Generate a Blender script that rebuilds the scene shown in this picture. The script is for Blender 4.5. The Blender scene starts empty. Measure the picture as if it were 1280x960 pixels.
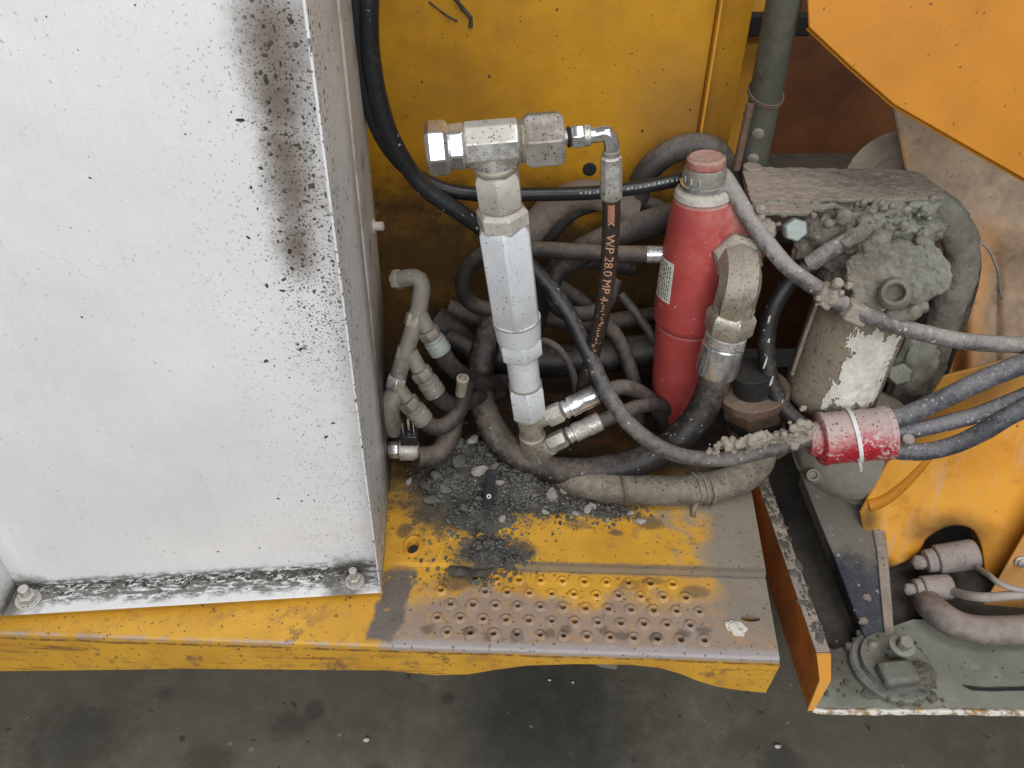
import bpy, bmesh, math, random
from mathutils import Vector as V, Matrix, noise as mn
R = random.Random(7)
S = bpy.context.scene
COL = S.collection

# ------------------------------------------------------------------ camera, light, exposure
CAM = V((0, 0, .89)); TH = math.radians(39); FPX = 950.0
cd = bpy.data.cameras.new("camera"); cam = bpy.data.objects.new("camera", cd); COL.objects.link(cam)
cd.sensor_width = 36; cd.lens = 36 * FPX / 1280; cd.clip_start = .02; cd.clip_end = 60
cam.location = CAM; cam.rotation_euler = (math.radians(90) - TH, 0, 0); S.camera = cam
W = bpy.data.worlds.new("World"); S.world = W; W.use_nodes = True
bg = W.node_tree.nodes["Background"]; bg.inputs[0].default_value = (.86, .93, 1, 1); bg.inputs[1].default_value = .12
def area(name, loc, aim, sx, sy, power, col):
    l = bpy.data.lights.new(name, 'AREA'); l.shape = 'RECTANGLE'; l.size = sx; l.size_y = sy; l.energy = power; l.color = col
    o = bpy.data.objects.new(name, l); COL.objects.link(o); o.location = loc
    o.rotation_euler = (V(aim) - V(loc)).to_track_quat('-Z', 'Y').to_euler(); o['kind'] = 'helper'
area("workshop_door_light", (.10, -1.9, 1.9), (0, .8, 0), 3.4, 1.5, 78, (.98, .99, 1))
area("overhead_fill", (.9, .1, 2.9), (.2, .75, 0), 1.4, .8, 24, (1, .98, .95))  # unseen fill added overhead to lift the deck and the cabinet side
S.view_settings.view_transform = 'Standard'; S.view_settings.look = 'None'
S.view_settings.exposure = .27; S.view_settings.gamma = 1; S.view_settings.use_curve_mapping = False

# ------------------------------------------------------------------ pixel -> place
def ray(px, py):
    a = (px - 640) / FPX; b = (480 - py) / FPX
    return V((a, math.cos(TH) + b * math.sin(TH), -math.sin(TH) + b * math.cos(TH)))
def P(px, py, y): d = ray(px, py); return CAM + d * (y / d.y)
def PZ(px, py, z): d = ray(px, py); return CAM + d * ((z - CAM.z) / d.z)
def PL(px, py, o, n):
    d = ray(px, py); return CAM + d * ((V(o) - CAM).dot(n) / d.dot(n))
def sc(p): return (math.cos(TH) * p.y - math.sin(TH) * (p.z - CAM.z)) / FPX      # metres per photo pixel at p

# ------------------------------------------------------------------ materials
class NT:
    def __init__(s, name):
        s.mat = bpy.data.materials.new(name); s.mat.use_nodes = True; s.nt = s.mat.node_tree
        s.b = s.nt.nodes["Principled BSDF"]; g = s.new("ShaderNodeNewGeometry")
        s.pos = g.outputs["Position"]; s.nrm = g.outputs["Normal"]
    def new(s, t): return s.nt.nodes.new(t)
    def link(s, v, sock):
        if hasattr(v, "is_output"): s.nt.links.new(v, sock)
        elif isinstance(v, (tuple, list)): sock.default_value = tuple(v) + ((1,) if len(v) == 3 and len(sock.default_value) == 4 else ())
        else: sock.default_value = v
    def m(s, op, a, b=0., c=0.):
        n = s.new("ShaderNodeMath"); n.operation = op
        for i, v in enumerate((a, b, c)): s.link(v, n.inputs[i])
        return n.outputs[0]
    def xyz(s, v=None):
        n = s.new("ShaderNodeSeparateXYZ"); s.link(v or s.pos, n.inputs[0]); return n.outputs
    def vec(s, scale, v=None):
        n = s.new("ShaderNodeVectorMath"); n.operation = 'MULTIPLY'; s.link(v or s.pos, n.inputs[0]); n.inputs[1].default_value = scale; return n.outputs[0]
    def noise(s, scale, detail=5, rough=.6, v=None, dist=0):
        n = s.new("ShaderNodeTexNoise"); s.link(v or s.pos, n.inputs["Vector"]); n.inputs["Scale"].default_value = scale
        n.inputs["Detail"].default_value = detail; n.inputs["Roughness"].default_value = rough; n.inputs["Distortion"].default_value = dist
        return n.outputs["Fac"]
    def vor(s, scale, v=None):
        n = s.new("ShaderNodeTexVoronoi"); s.link(v or s.pos, n.inputs["Vector"]); n.inputs["Scale"].default_value = scale
        return n.outputs["Distance"], n.outputs["Color"]
    def ss(s, x, lo, hi, a=0., b=1.):
        n = s.new("ShaderNodeMapRange"); n.interpolation_type = 'SMOOTHSTEP'; s.link(x, n.inputs[0])
        n.inputs[1].default_value = lo; n.inputs[2].default_value = hi; n.inputs[3].default_value = a; n.inputs[4].default_value = b
        return n.outputs[0]
    def mix(s, f, a, b):
        n = s.new("ShaderNodeMix"); n.data_type = 'RGBA'; s.link(f, n.inputs[0]); s.link(a, n.inputs[6]); s.link(b, n.inputs[7]); return n.outputs[2]
    def specks(s, scale, thr, size, v=None):
        w = s.new("ShaderNodeTexNoise"); s.link(v or s.pos, w.inputs["Vector"]); w.inputs["Scale"].default_value = scale * 1.9; w.inputs["Detail"].default_value = 3
        k = s.new("ShaderNodeVectorMath"); k.operation = 'MULTIPLY_ADD'; s.link(w.outputs["Color"], k.inputs[0]); k.inputs[1].default_value = (1.1 / scale,) * 3; s.link(v or s.pos, k.inputs[2])
        d, c = s.vor(scale, k.outputs[0]); r = s.xyz(c)[0]
        on = s.m('GREATER_THAN', r, thr); rad = s.m('MULTIPLY', s.m('SUBTRACT', r, thr), size / max(1e-3, 1 - thr))
        return s.m('MULTIPLY', on, s.m('LESS_THAN', d, s.m('ADD', rad, size * .25)))
    def blob(s, c, rx, ry=None, rz=None, wob=.35, nscale=25, soft=.45):
        """0..1 patch round a point of the surface, with a ragged edge"""
        n = s.new("ShaderNodeVectorMath"); n.operation = 'SUBTRACT'; s.link(s.pos, n.inputs[0]); n.inputs[1].default_value = c
        q = s.vec((1 / rx, 1 / (ry or rx), 1 / (rz or rx)), n.outputs[0])
        l = s.new("ShaderNodeVectorMath"); l.operation = 'LENGTH'; s.link(q, l.inputs[0])
        d = s.m('ADD', l.outputs["Value"], s.m('MULTIPLY', s.m('SUBTRACT', s.noise(nscale, 5, .65), .5), wob * 3))
        return s.ss(d, 1 - soft, 1 + soft * .6, 1, 0)
    def done(s, col, rough=.5, metal=0., bump=None, strength=.3, dist=.002, spec=.5):
        s.link(col, s.b.inputs["Base Color"]); s.link(rough, s.b.inputs["Roughness"]); s.link(metal, s.b.inputs["Metallic"])
        s.b.inputs["Specular IOR Level"].default_value = spec
        if bump is not None:
            n = s.new("ShaderNodeBump"); n.inputs["Strength"].default_value = strength; n.inputs["Distance"].default_value = dist
            s.link(bump, n.inputs["Height"]); s.nt.links.new(n.outputs[0], s.b.inputs["Normal"])
        return s.mat

def dirty(name, base, rough=.5, metal=0., dust=(.33, .29, .25), amt=.35, up=.3, scale=22, var=.25, speck=None, chip=None, bump=.35, bscale=260, spec=.5, lump=0., grad=None):
    n = NT(name)
    n1 = n.noise(scale, 8, .62); n2 = n.noise(scale * 4.3, 6, .7); n3 = n.noise(scale * .35, 3, .5)
    dk = tuple(c * (1 - var) for c in base); lt = tuple(min(1, c * (1 + var)) for c in base)
    col = n.mix(n.ss(n1, .3, .7), dk, lt); met = metal
    if chip:
        cm = n.ss(n.m('ADD', n.m('MULTIPLY', n2, .55), n.m('MULTIPLY', n1, .45)), 1 - chip[1], 1.03 - chip[1]); col = n.mix(cm, col, chip[0])
    upz = n.m('MAXIMUM', n.xyz(n.nrm)[2], 0.)
    f = n.m('ADD', n.m('ADD', n.m('MULTIPLY', n.m('SUBTRACT', n3, .5), 1.1), n.m('MULTIPLY', n.m('SUBTRACT', n2, .5), .9)), n.m('ADD', n.m('MULTIPLY', upz, up), amt))
    if grad: f = n.m('ADD', f, n.m('MULTIPLY', n.ss(n.xyz()[grad[0]], grad[1], grad[2]), grad[3]))
    f = n.ss(f, .12, .88, 0, .97)
    dc = n.mix(n2, tuple(c * .72 for c in dust), tuple(min(1, c * 1.25) for c in dust))
    col = n.mix(f, col, dc)
    r = n.m('ADD', n.m('MULTIPLY', f, .85 - rough), n.m('ADD', n.m('MULTIPLY', n.m('SUBTRACT', n2, .5), .25), rough))
    if metal: met = n.m('MULTIPLY', n.m('SUBTRACT', 1., f), metal)
    h = n.m('ADD', n.noise(bscale, 4, .7), n.m('MULTIPLY', n1, 1.2))
    if lump: h = n.m('ADD', h, n.m('MULTIPLY', n.noise(70, 6, .7), lump))
    if speck:
        sp = n.specks(speck[1], speck[2], speck[3]); col = n.mix(n.m('MULTIPLY', sp, .85), col, speck[0])
    return n.done(col, r, met, h, bump, .0022, spec)

MUD = (.036, .034, .03); DUST = (.34, .29, .24); GRN = (.225, .21, .172)
M = {}
M['steel'] = dirty("zinc_steel_dusty", (.60, .59, .56), .33, .85, (.44, .42, .37), .28, .28, 30, .15, ((.04, .036, .03), 330, .52, .33), bump=.12)
M['steel_brown'] = dirty("zinc_nut_brown_film", (.55, .53, .50), .38, .7, (.19, .155, .12), .16, .75, 24, .2, ((.04, .035, .03), 300, .5, .34), bump=.3)
M['bright'] = dirty("zinc_steel_bright", (.74, .75, .76), .24, .9, (.5, .5, .47), .02, .1, 30, .1, ((.05, .05, .045), 330, .78, .3), bump=.06)
M['tan_steel'] = dirty("zinc_steel_tan", (.46, .42, .35), .36, .75, (.34, .30, .245), .32, .3, 30, .2, ((.04, .035, .03), 330, .6, .33), bump=.18)
M['dark_steel'] = dirty("steel_grimy", (.28, .26, .23), .45, .6, (.24, .215, .18), .42, .3, 30, .3, ((.5, .49, .45), 240, .92, .35))
M['teal_steel'] = dirty("steel_green_grey", (.36, .42, .40), .5, .35, (.34, .34, .29), .3, .2, 30, .15)
M['valve'] = dirty("valve_grey_paint", (.56, .585, .605), .42, 0., (.50, .49, .46), .08, .25, 26, .07, ((.20, .20, .19), 240, .74, .3), ((.68, .68, .66), .40), bump=.3)
M['cream_steel'] = dirty("cream_dusty_steel", (.50, .47, .42), .5, .3, (.50, .46, .40), .38, .25, 30, .1, ((.09, .075, .06), 330, .62, .3), bump=.25)
M['rust_steel'] = dirty("rusty_steel", (.13, .085, .06), .7, .2, (.22, .165, .12), .22, .3, 35, .4, chip=((.16, .055, .02), .46))
M['rubber'] = dirty("black_rubber", (.012, .012, .013), .42, 0, (.15, .12, .10), .12, .34, 24, .3, ((.3, .27, .24), 190, .93, .25), bump=.3, bscale=420)
M['rubber_clean'] = dirty("black_rubber_clean", (.012, .013, .016), .38, 0, (.10, .10, .105), -.02, .12, 24, .3, bump=.15, bscale=420)
M['rubber_dusty'] = dirty("rubber_dusty", (.03, .026, .024), .6, 0, (.17, .135, .105), .13, .45, 22, .3, bump=.4, bscale=300)
M['rubber_mud'] = dirty("rubber_caked", (.05, .048, .05), .7, 0, (.33, .30, .28), .40, .4, 32, .3, ((.52, .48, .45), 150, .84, .35), bump=.8, bscale=200)
M['rubber_blue'] = dirty("rubber_blue_grey", (.05, .052, .065), .5, 0, (.26, .25, .26), .32, .42, 40, .35, ((.46, .44, .44), 240, .8, .34), bump=.6, bscale=300)
M['rubber_long'] = dirty("black_rubber_muddy_end", (.014, .015, .018), .42, 0, (.22, .195, .18), .02, .2, 25, .25, ((.4, .37, .34), 160, .9, .3), bump=.35, bscale=300, grad=(0, -.05, .30, .5))
M['rubber_brown'] = dirty("brown_black_rubber", (.030, .019, .016), .5, 0, (.14, .10, .085), .12, .2, 24, .3, ((.25, .18, .14), 220, .85, .3), bump=.35, bscale=400)
M['rubber_tan'] = dirty("tan_rubber", (.10, .085, .075), .6, 0, (.30, .25, .22), .35, .25, 14, .25, bump=.3, bscale=300)
M['rubber_big'] = dirty("black_rubber_dusty_top", (.014, .013, .013), .45, 0, (.20, .16, .13), .16, .30, 20, .3, ((.3, .27, .24), 190, .9, .28), ((.10, .075, .06), .42), bump=.4, bscale=350, grad=(2, .10, .32, .55))
M['rubber_grey'] = dirty("rubber_grey", (.05, .045, .042), .55, 0, (.20, .165, .138), .14, .32, 25, .2, bump=.3, bscale=300)
M['beige_hose'] = dirty("beige_hose_cover", (.13, .11, .085), .8, 0, (.31, .27, .21), .34, .35, 22, .4, ((.06, .05, .04), 200, .6, .36), ((.08, .065, .05), .43), bump=1., lump=.7)
M['dark'] = dirty("black_parts_and_shade", (.010, .009, .008), .8, 0, (.035, .03, .026), .2, .2, 20)  # also colours sheets behind hollows, standing in for their shade
M['yellow'] = dirty("yellow_paint", (.60, .285, .035), .42, 0, (.20, .14, .08), .02, .12, 9, .14, (MUD, 90, .90, .16), ((.22, .10, .03), .31), bump=.12)
M['yellow_wall'] = dirty("yellow_bulkhead_paint", (.50, .245, .014), .36, 0, (.20, .13, .05), .02, .12, 6, .16, (MUD, 85, .88, .13), ((.12, .08, .045), .27), bump=.10)
M['orange'] = dirty("orange_yellow_paint", (.50, .195, .014), .5, 0, (.52, .34, .19), .0, .12, 6, .12, ((.10, .06, .03), 130, .82, .2), ((.26, .13, .05), .36), bump=.15, spec=.2)
M['orange_dusty'] = dirty("orange_paint_dusty", (.58, .26, .04), .45, 0, (.36, .30, .235), .30, .1, 8, .15, (MUD, 90, .92, .12), bump=.25)
M['orange_dark'] = dirty("orange_flange_paint", (.40, .13, .02), .6, 0, (.11, .07, .045), .26, .2, 9, .4, (MUD, 110, .7, .3), ((.10, .055, .03), .40), bump=.5)
M['frame_shaded'] = dirty("deep_orange_shaded_frame", (.13, .042, .010), .7, 0, (.05, .035, .025), .18, .2, 8, .35, bump=.3)  # dark base stands in for the shade under the hopper
M['ledge'] = dirty("ledge_dust_dark", (.07, .055, .045), .85, 0, (.11, .09, .075), .3, .2, 14, .4, MUD and ((.03, .025, .02), 90, .8, .3), bump=.8)
M['red'] = dirty("red_paint", (.42, .066, .060), .45, 0, (.42, .25, .215), .14, .55, 16, .16, ((.58, .45, .40), 110, .90, .2), bump=.15)
M['red_cap'] = dirty("red_cap_faded", (.36, .09, .075), .6, 0, (.40, .30, .25), .3, .3, 40, .2)
M['red_plastic'] = dirty("red_plastic_crusted", (.42, .015, .03), .30, 0, (.52, .41, .385), .24, .68, 44, .2, ((.12, .06, .055), 210, .62, .35), ((.56, .46, .44), .46), bump=.8, bscale=200)
M['mud'] = dirty("grey_cement_crust", (.17, .145, .115), .9, 0, (.25, .26, .215), .40, .2, 16, .35, ((.10, .1, .085), 150, .8, .3), bump=1., bscale=130, lump=1.4)
M['mud_tan'] = dirty("tan_cement_crust", (.30, .26, .215), .9, 0, (.36, .31, .255), .4, .3, 30, .3, ((.13, .12, .1), 150, .85, .3), bump=1., bscale=130, lump=1.4)
M['plate'] = dirty("dusty_plate", (.15, .13, .105), .8, 0, (.35, .29, .24), .42, .25, 14, .4, ((.10, .09, .075), 170, .75, .3), ((.10, .09, .075), .42), bump=.8, lump=.6)
M['canister'] = dirty("tan_canister", (.23, .185, .12), .65, 0, (.28, .24, .185), .34, .15, 16, .35, ((.12, .10, .075), 150, .6, .32), ((.17, .135, .095), .46), bump=.9, lump=.8)
M['label'] = dirty("torn_white_label", (.66, .64, .57), .7, 0, (.36, .33, .27), .20, .1, 70, .15, bump=.9, bscale=160)
M['dimple'] = dirty("worn_tread_paint", (.40, .24, .10), .5, 0, (.38, .29, .24), .40, .25, 10, .2, ((.09, .07, .055), 160, .8, .3), ((.10, .08, .065), .36), bump=.4)
M['green_grey'] = dirty("grey_green_tray", (.20, .215, .175), .6, 0, (.30, .29, .24), .32, .2, 9, .2, ((.07, .07, .06), 120, .88, .2), bump=.3)
M['grey_drum'] = dirty("grey_brown_drum", (.30, .245, .19), .8, 0, (.44, .36, .285), .35, .2, 8, .25, (MUD, 100, .9, .2), bump=.4)
M['grimy_grey'] = dirty("grimy_grey_casting", (.12, .125, .105), .6, 0, (.19, .185, .155), .25, .3, 22, .35, ((.04, .04, .035), 130, .75, .3), bump=.6)
M['mud_dark'] = dirty("dark_dried_mud", (.075, .068, .056), .9, 0, (.15, .135, .11), .3, .2, 40, .4, bump=.8)
M['shade_pan'] = dirty("dark_shade_pan", (.028, .025, .021), .8, 0, (.075, .066, .054), .25, .2, 18, .4, bump=.8)
M['motor'] = dirty("grey_motor_housing", (.19, .175, .145), .6, .1, (.28, .25, .205), .3, .25, 16, .2, bump=.35)
n = NT("grey_green_tray_muddy"); n1 = n.noise(9, 7, .65); n2 = n.noise(50, 8, .7); w_ = n.m('SUBTRACT', n2, .5)
c = n.mix(n.ss(n1, .3, .7), (.155, .165, .135), (.235, .24, .195)); c = n.mix(n.m('MULTIPLY', n.ss(n.noise(26, 7, .7), .5, .7), .5), c, (.30, .285, .235))
for q in ((.44, .60, .06, .045, .95), (.50, .63, .05, .05, .9), (.52, .575, .07, .022, .7), (.47, .55, .03, .02, .6)): c = n.mix(n.m('MULTIPLY', n.blob((q[0], q[1], -.1), q[2], q[3], 1, .5, 30, .8), q[4]), c, n.mix(n2, (.035, .032, .026), (.115, .105, .085)))
c = n.mix(n.m('MULTIPLY', n.specks(120, .75, .26), .8), c, (.06, .055, .048))
M['tray'] = n.done(c, .6, 0., n.m('ADD', n2, n1), .35, .002)
M['blue_black'] = dirty("blue_black_arm", (.018, .022, .038), .40, 0, (.16, .145, .12), .10, .2, 16, .3, ((.3, .28, .25), 120, .85, .3), ((.42, .41, .37), .40), bump=.5, lump=.5, grad=(1, .715, .80, .75))
M['plug'] = dirty("purple_grey_plug", (.22, .19, .175), .85, 0, (.33, .285, .265), .5, .3, 40, .25, ((.1, .09, .085), 200, .85, .3), bump=.7, bscale=180)
M['pole'] = dirty("grey_green_pole", (.075, .078, .058), .65, 0, (.13, .118, .092), .25, .1, 12, .2, bump=.2)
M['ink'] = dirty("copper_print", (.50, .27, .16), .6, 0, (.2, .15, .12), .0, 0., 90, .2, bump=.1)
M['ink_white'] = dirty("white_print", (.42, .43, .45), .6, 0, (.1, .1, .1), .1, 0., 150, .2, bump=.1)
M['copper_stripe'] = dirty("copper_band", (.34, .155, .09), .55, 0, (.2, .13, .1), .1, 0., 60, .25, bump=.1)
M['plastic_black'] = dirty("black_plastic", (.012, .014, .018), .35, 0, (.1, .1, .1), -.05, .15, 40, .2, bump=.1)
M['plastic_white'] = dirty("white_plastic", (.68, .68, .68), .45, 0, (.5, .47, .45), .05, .1, 60, .1, bump=.1)
M['stone'] = dirty("grey_stone", (.085, .082, .074), .9, 0, (.185, .178, .155), .16, .22, 60, .45, bump=.8, bscale=300)
M['stone_light'] = dirty("pale_stone", (.26, .25, .22), .9, 0, (.34, .32, .28), .25, .2, 60, .3, bump=.8, bscale=300)
M['soil'] = dirty("dark_soil", (.05, .046, .038), .95, 0, (.11, .10, .085), .25, .2, 60, .5, bump=1., bscale=220)
M['wire'] = dirty("thin_grey_wire", (.30, .27, .25), .6, 0, (.38, .34, .32), .3, .3, 60, .2)

# ------------------------------------------------------------------ objects
def empty(name, loc, label, cat, group=None):
    o = bpy.data.objects.new(name, None); o.empty_display_size = .02; COL.objects.link(o); o.location = loc
    return tag(o, label, cat, group)
def tag(o, label, cat, group=None, kind=None):
    if label: o['label'] = label
    if cat: o['category'] = cat
    if group: o['group'] = group
    if kind: o['kind'] = kind
    return o
def origin(o):
    p = V((0, 0, 0))
    while o: p += V(o.location); o = o.parent
    return p
def obj(name, bm, mat, parent=None, sharp=35, bevel=0., loc=None, kind=None, label=None, fuse=0., crag=.006):
    """link bm (world coordinates) as one mesh object"""
    base = origin(parent) if parent else V(loc or (0, 0, 0))
    bmesh.ops.recalc_face_normals(bm, faces=bm.faces)
    if base.length: bmesh.ops.translate(bm, verts=bm.verts, vec=-base)
    me = bpy.data.meshes.new(name); bm.to_mesh(me); bm.free()
    me.shade_smooth(); me.set_sharp_from_angle(angle=math.radians(sharp))
    me.materials.append(M[mat] if isinstance(mat, str) else mat)
    o = bpy.data.objects.new(name, me); COL.objects.link(o)
    if parent: o.parent = parent
    else: o.location = base
    if bevel:
        b = o.modifiers.new("bevel", 'BEVEL'); b.width = bevel; b.segments = 2; b.limit_method = 'ANGLE'; b.angle_limit = math.radians(40)
    if fuse:
        r = o.modifiers.new("fuse", 'REMESH'); r.mode = 'VOXEL'; r.voxel_size = fuse; r.use_smooth_shade = True
        r = o.modifiers.new("settle", 'SMOOTH'); r.iterations = 2; r.factor = .5
        for sz, st_ in ((.014, crag), (.0045, crag * .45)):
            tx = bpy.data.textures.new("crag", 'CLOUDS'); tx.noise_scale = sz; tx.noise_depth = 4
            r = o.modifiers.new("crag", 'DISPLACE'); r.texture = tx; r.texture_coords = 'GLOBAL'; r.strength = st_; r.mid_level = .5
    if kind: o['kind'] = kind
    if label: o['label'] = label
    return o
def B(): return bmesh.new()
def frame(ax, up=V((0, 0, 1))):
    ax = V(ax).normalized()
    if abs(ax.dot(up)) > .97: up = V((1, 0, 0))
    x = ax.cross(up).normalized(); return x, x.cross(ax).normalized(), ax      # x, y, axis
def box(bm, c, size, rot=None):
    m = Matrix.Translation(V(c)) @ (rot.to_4x4() if rot else Matrix.Identity(4)) @ Matrix.Diagonal((*size, 1))
    bmesh.ops.create_cube(bm, size=1, matrix=m); return bm
def prism(bm, pts, off):
    """closed outline pts (3D) thickened by the vector off"""
    a = [bm.verts.new(p) for p in pts]; b = [bm.verts.new(V(p) + V(off)) for p in pts]
    n = len(pts); bm.faces.new(a); bm.faces.new(b[::-1])
    for i in range(n): bm.faces.new((a[i], b[i], b[(i + 1) % n], a[(i + 1) % n]))
    return bm
def lathe(bm, p, ax, prof, seg=28, phase=0., caps=True, squash=1.):
    x, y, a = frame(ax); p = V(p); rings = []
    for t, r in prof:
        rings.append([bm.verts.new(p + a * t + (x * math.cos(phase + k * 2 * math.pi / seg) + y * squash * math.sin(phase + k * 2 * math.pi / seg)) * max(r, 1e-5)) for k in range(seg)])
    for i in range(len(rings) - 1):
        for k in range(seg):
            bm.faces.new((rings[i][k], rings[i][(k + 1) % seg], rings[i + 1][(k + 1) % seg], rings[i + 1][k]))
    if caps: bm.faces.new(rings[0][::-1]); bm.faces.new(rings[-1])
    return bm
def hexa(bm, p0, p1, r, phase=.3):
    p0 = V(p0); d = V(p1) - p0; L = d.length; c = min(.18 * r, L * .2)
    return lathe(bm, p0, d, [(0, r * .86), (c, r), (L - c, r), (L, r * .86)], 6, phase)
def cyl(bm, p0, p1, r, r2=None, seg=28, ch=.0012):
    p0 = V(p0); d = V(p1) - p0; L = d.length; r2 = r if r2 is None else r2
    return lathe(bm, p0, d, [(0, r - ch), (ch, r), (L - ch, r2), (L, r2 - ch)], seg)
def ferrule(bm, p0, p1, r):
    p0 = V(p0); d = V(p1) - p0; L = d.length
    pr = [(0, r * .80), (L * .03, r * .92), (L * .10, r * .92), (L * .12, r * .82), (L * .17, r * .82), (L * .2, r), (L * .40, r * 1.01), (L * .42, r * .97), (L * .58, r * .97), (L * .6, r * 1.01), (L * .94, r), (L * .985, r * .95), (L, r * .8)]
    return lathe(bm, p0, d, pr, 32)
def spline(pts, step=.006):
    pts = [V(p) for p in pts]; q = [pts[0] * 2 - pts[1]] + pts + [pts[-1] * 2 - pts[-2]]; out = []
    for i in range(1, len(q) - 2):
        p0, p1, p2, p3 = q[i - 1:i + 3]; n = max(2, int((p2 - p1).length / step))
        for k in range(n):
            t = k / n
            out.append(.5 * ((2 * p1) + (p2 - p0) * t + (2 * p0 - 5 * p1 + 4 * p2 - p3) * t * t + (3 * p1 - p0 - 3 * p2 + p3) * t ** 3))
    out.append(pts[-1]); return out
def frames(path):
    fr = []; up = None
    for i, p in enumerate(path):
        t = (path[min(i + 1, len(path) - 1)] - path[max(i - 1, 0)]).normalized()
        if up is None: x, y, _ = frame(t)
        else:
            y = (up - t * up.dot(t)).normalized(); x = t.cross(y) * -1; x = y.cross(t) * -1
        fr.append((p, x, y, t)); up = y
    return fr
def tube(bm, pts, r, seg=18, wob=0., taper=None, step=.006, seed=0, smooth=True):
    path = spline(pts, step) if smooth else [V(p) for p in pts]; fr = frames(path); rings = []; n = len(fr)
    for i, (p, x, y, t) in enumerate(fr):
        rr = r if taper is None else r + (taper - r) * i / (n - 1)
        ring = []
        for k in range(seg):
            a = k * 2 * math.pi / seg; dv = x * math.cos(a) + y * math.sin(a)
            q = rr
            if wob: q = rr * (1 + wob * mn.noise((p + dv * rr) * 60 + V((seed, 0, 0))) + wob * .6 * mn.noise((p + dv * rr) * 150))
            ring.append(bm.verts.new(p + dv * q))
        rings.append(ring)
    for i in range(n - 1):
        for k in range(seg): bm.faces.new((rings[i][k], rings[i][(k + 1) % seg], rings[i + 1][(k + 1) % seg], rings[i + 1][k]))
    bm.faces.new(rings[0][::-1]); bm.faces.new(rings[-1]); return bm
def lump(bm, c, rad, seed=0, amp=.3, sub=3, freq=None, flat=None):
    g = bmesh.ops.create_icosphere(bm, subdivisions=sub, radius=1); rad = V(rad) if not isinstance(rad, (int, float)) else V((rad,) * 3); f = freq or 1.6
    for v in g['verts']:
        d = v.co.copy(); k = 1 + amp * mn.fractal(d * f + V((seed * 7.13, seed * 3.7, 1)), 1, 2, 4)
        v.co = V(c) + V((d.x * rad.x, d.y * rad.y, d.z * rad.z)) * k
    return bm
def crust(bm, c, rad, seed=0, sub=4, a=(.34, .17, .07)):
    """a craggy caked mass"""
    g = bmesh.ops.create_icosphere(bm, subdivisions=sub, radius=1); rad = V(rad) if not isinstance(rad, (int, float)) else V((rad,) * 3)
    for v in g['verts']:
        d = v.co.copy(); o = V((seed * 7.13, seed * 3.7, 1))
        k = 1 + a[0] * mn.fractal(d * 1.5 + o, 1, 2, 3) + a[1] * mn.ridged_multi_fractal(d * 3.2 + o, 1, 2, 3, 1, 2) * .6 - a[1] * .5 + a[2] * mn.fractal(d * 13 + o, .8, 2, 3)
        v.co = V(c) + V((d.x * rad.x, d.y * rad.y, d.z * rad.z)) * k
    return bm
def at_px(seq): return [P(*s) if not isinstance(s[2], str) else PZ(s[0], s[1], float(s[2][1:])) for s in seq]
def hose(label, seq, r, mat, cat="hose", name="hydraulic_hose", wob=0., seg=18, group=None, taper=None):
    pts = at_px(seq); e = empty(name, pts[0], label, cat, group)
    obj("hose_body", tube(B(), pts, r, seg, wob, taper, seed=len(seq)), mat, e, 60)
    return e, pts

# ================================================================== STRUCTURE: floor
n = NT("workshop_concrete")
x, y, z = n.xyz()
a1 = n.noise(3.2, 6, .6); a2 = n.noise(26, 8, .7); a3 = n.noise(120, 4, .7)
c = n.mix(n.ss(a1, .3, .7), (.105, .095, .070), (.148, .135, .102)); c = n.mix(n.ss(a2, .42, .75), c, (.165, .153, .120))
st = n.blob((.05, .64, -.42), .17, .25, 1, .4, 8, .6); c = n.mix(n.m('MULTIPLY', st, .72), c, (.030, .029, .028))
for q in ((-.31, .60, .03), (-.345, .575, .05), (-.45, .52, .06), (-.2, .50, .035), (-.66, .55, .12), (-.1, .62, .02), (-.55, .63, .025), (.4, .52, .05)):
    c = n.mix(n.m('MULTIPLY', n.blob((q[0] * 1.15, q[1] * 1.15 + .0, -.42), q[2] * .7, q[2] * .6, 1, .6, 30, .6), .5), c, (.035, .033, .029))
c = n.mix(n.m('MULTIPLY', n.specks(55, .86, .22), .7), c, (.04, .038, .033)); c = n.mix(n.m('MULTIPLY', n.specks(75, .975, .2), .7), c, (.30, .28, .24))
M['floor'] = n.done(c, n.ss(a2, .2, .8, .55, .8), 0., n.m('ADD', n.m('MULTIPLY', a3, .5), a2), .35, .004)
FZ = -.42
bm = B(); bmesh.ops.create_grid(bm, x_segments=1, y_segments=1, size=1, matrix=Matrix.Translation((0, 1, FZ)) @ Matrix.Diagonal((5, 5, 1, 1)))
obj("floor", bm, 'floor', kind='structure')

# ================================================================== machine deck (yellow platform with tread)
ANG = math.radians(-2.1); DO = V((.3446, .5368, 0)); DU = V((math.cos(ANG), math.sin(ANG), 0)); DW = V((-math.sin(ANG), math.cos(ANG), 0))
def D(a, b, z=0.): return DO + DU * a + DW * b + V((0, 0, z))
def ab(p): q = p - DO; return q.dot(DU), q.dot(DW)
RAISE = .007
n = NT("deck_paint_worn")
def dot3(n, v, off):
    q = n.new("ShaderNodeVectorMath"); q.operation = 'SUBTRACT'; n.link(n.pos, q.inputs[0]); q.inputs[1].default_value = DO
    k = n.new("ShaderNodeVectorMath"); k.operation = 'DOT_PRODUCT'; n.link(q.outputs[0], k.inputs[0]); k.inputs[1].default_value = v
    return k.outputs["Value"]
A = dot3(n, DU, 0); Bv = dot3(n, DW, 0); z = n.xyz()[2]
n1 = n.noise(9, 8, .62); n2 = n.noise(60, 7, .7); n3 = n.noise(24, 8, .65); n4 = n.noise(240, 4, .7)
w1 = n.m('SUBTRACT', n1, .5); w3 = n.m('SUBTRACT', n3, .5); w2 = n.m('SUBTRACT', n2, .5)
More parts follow.
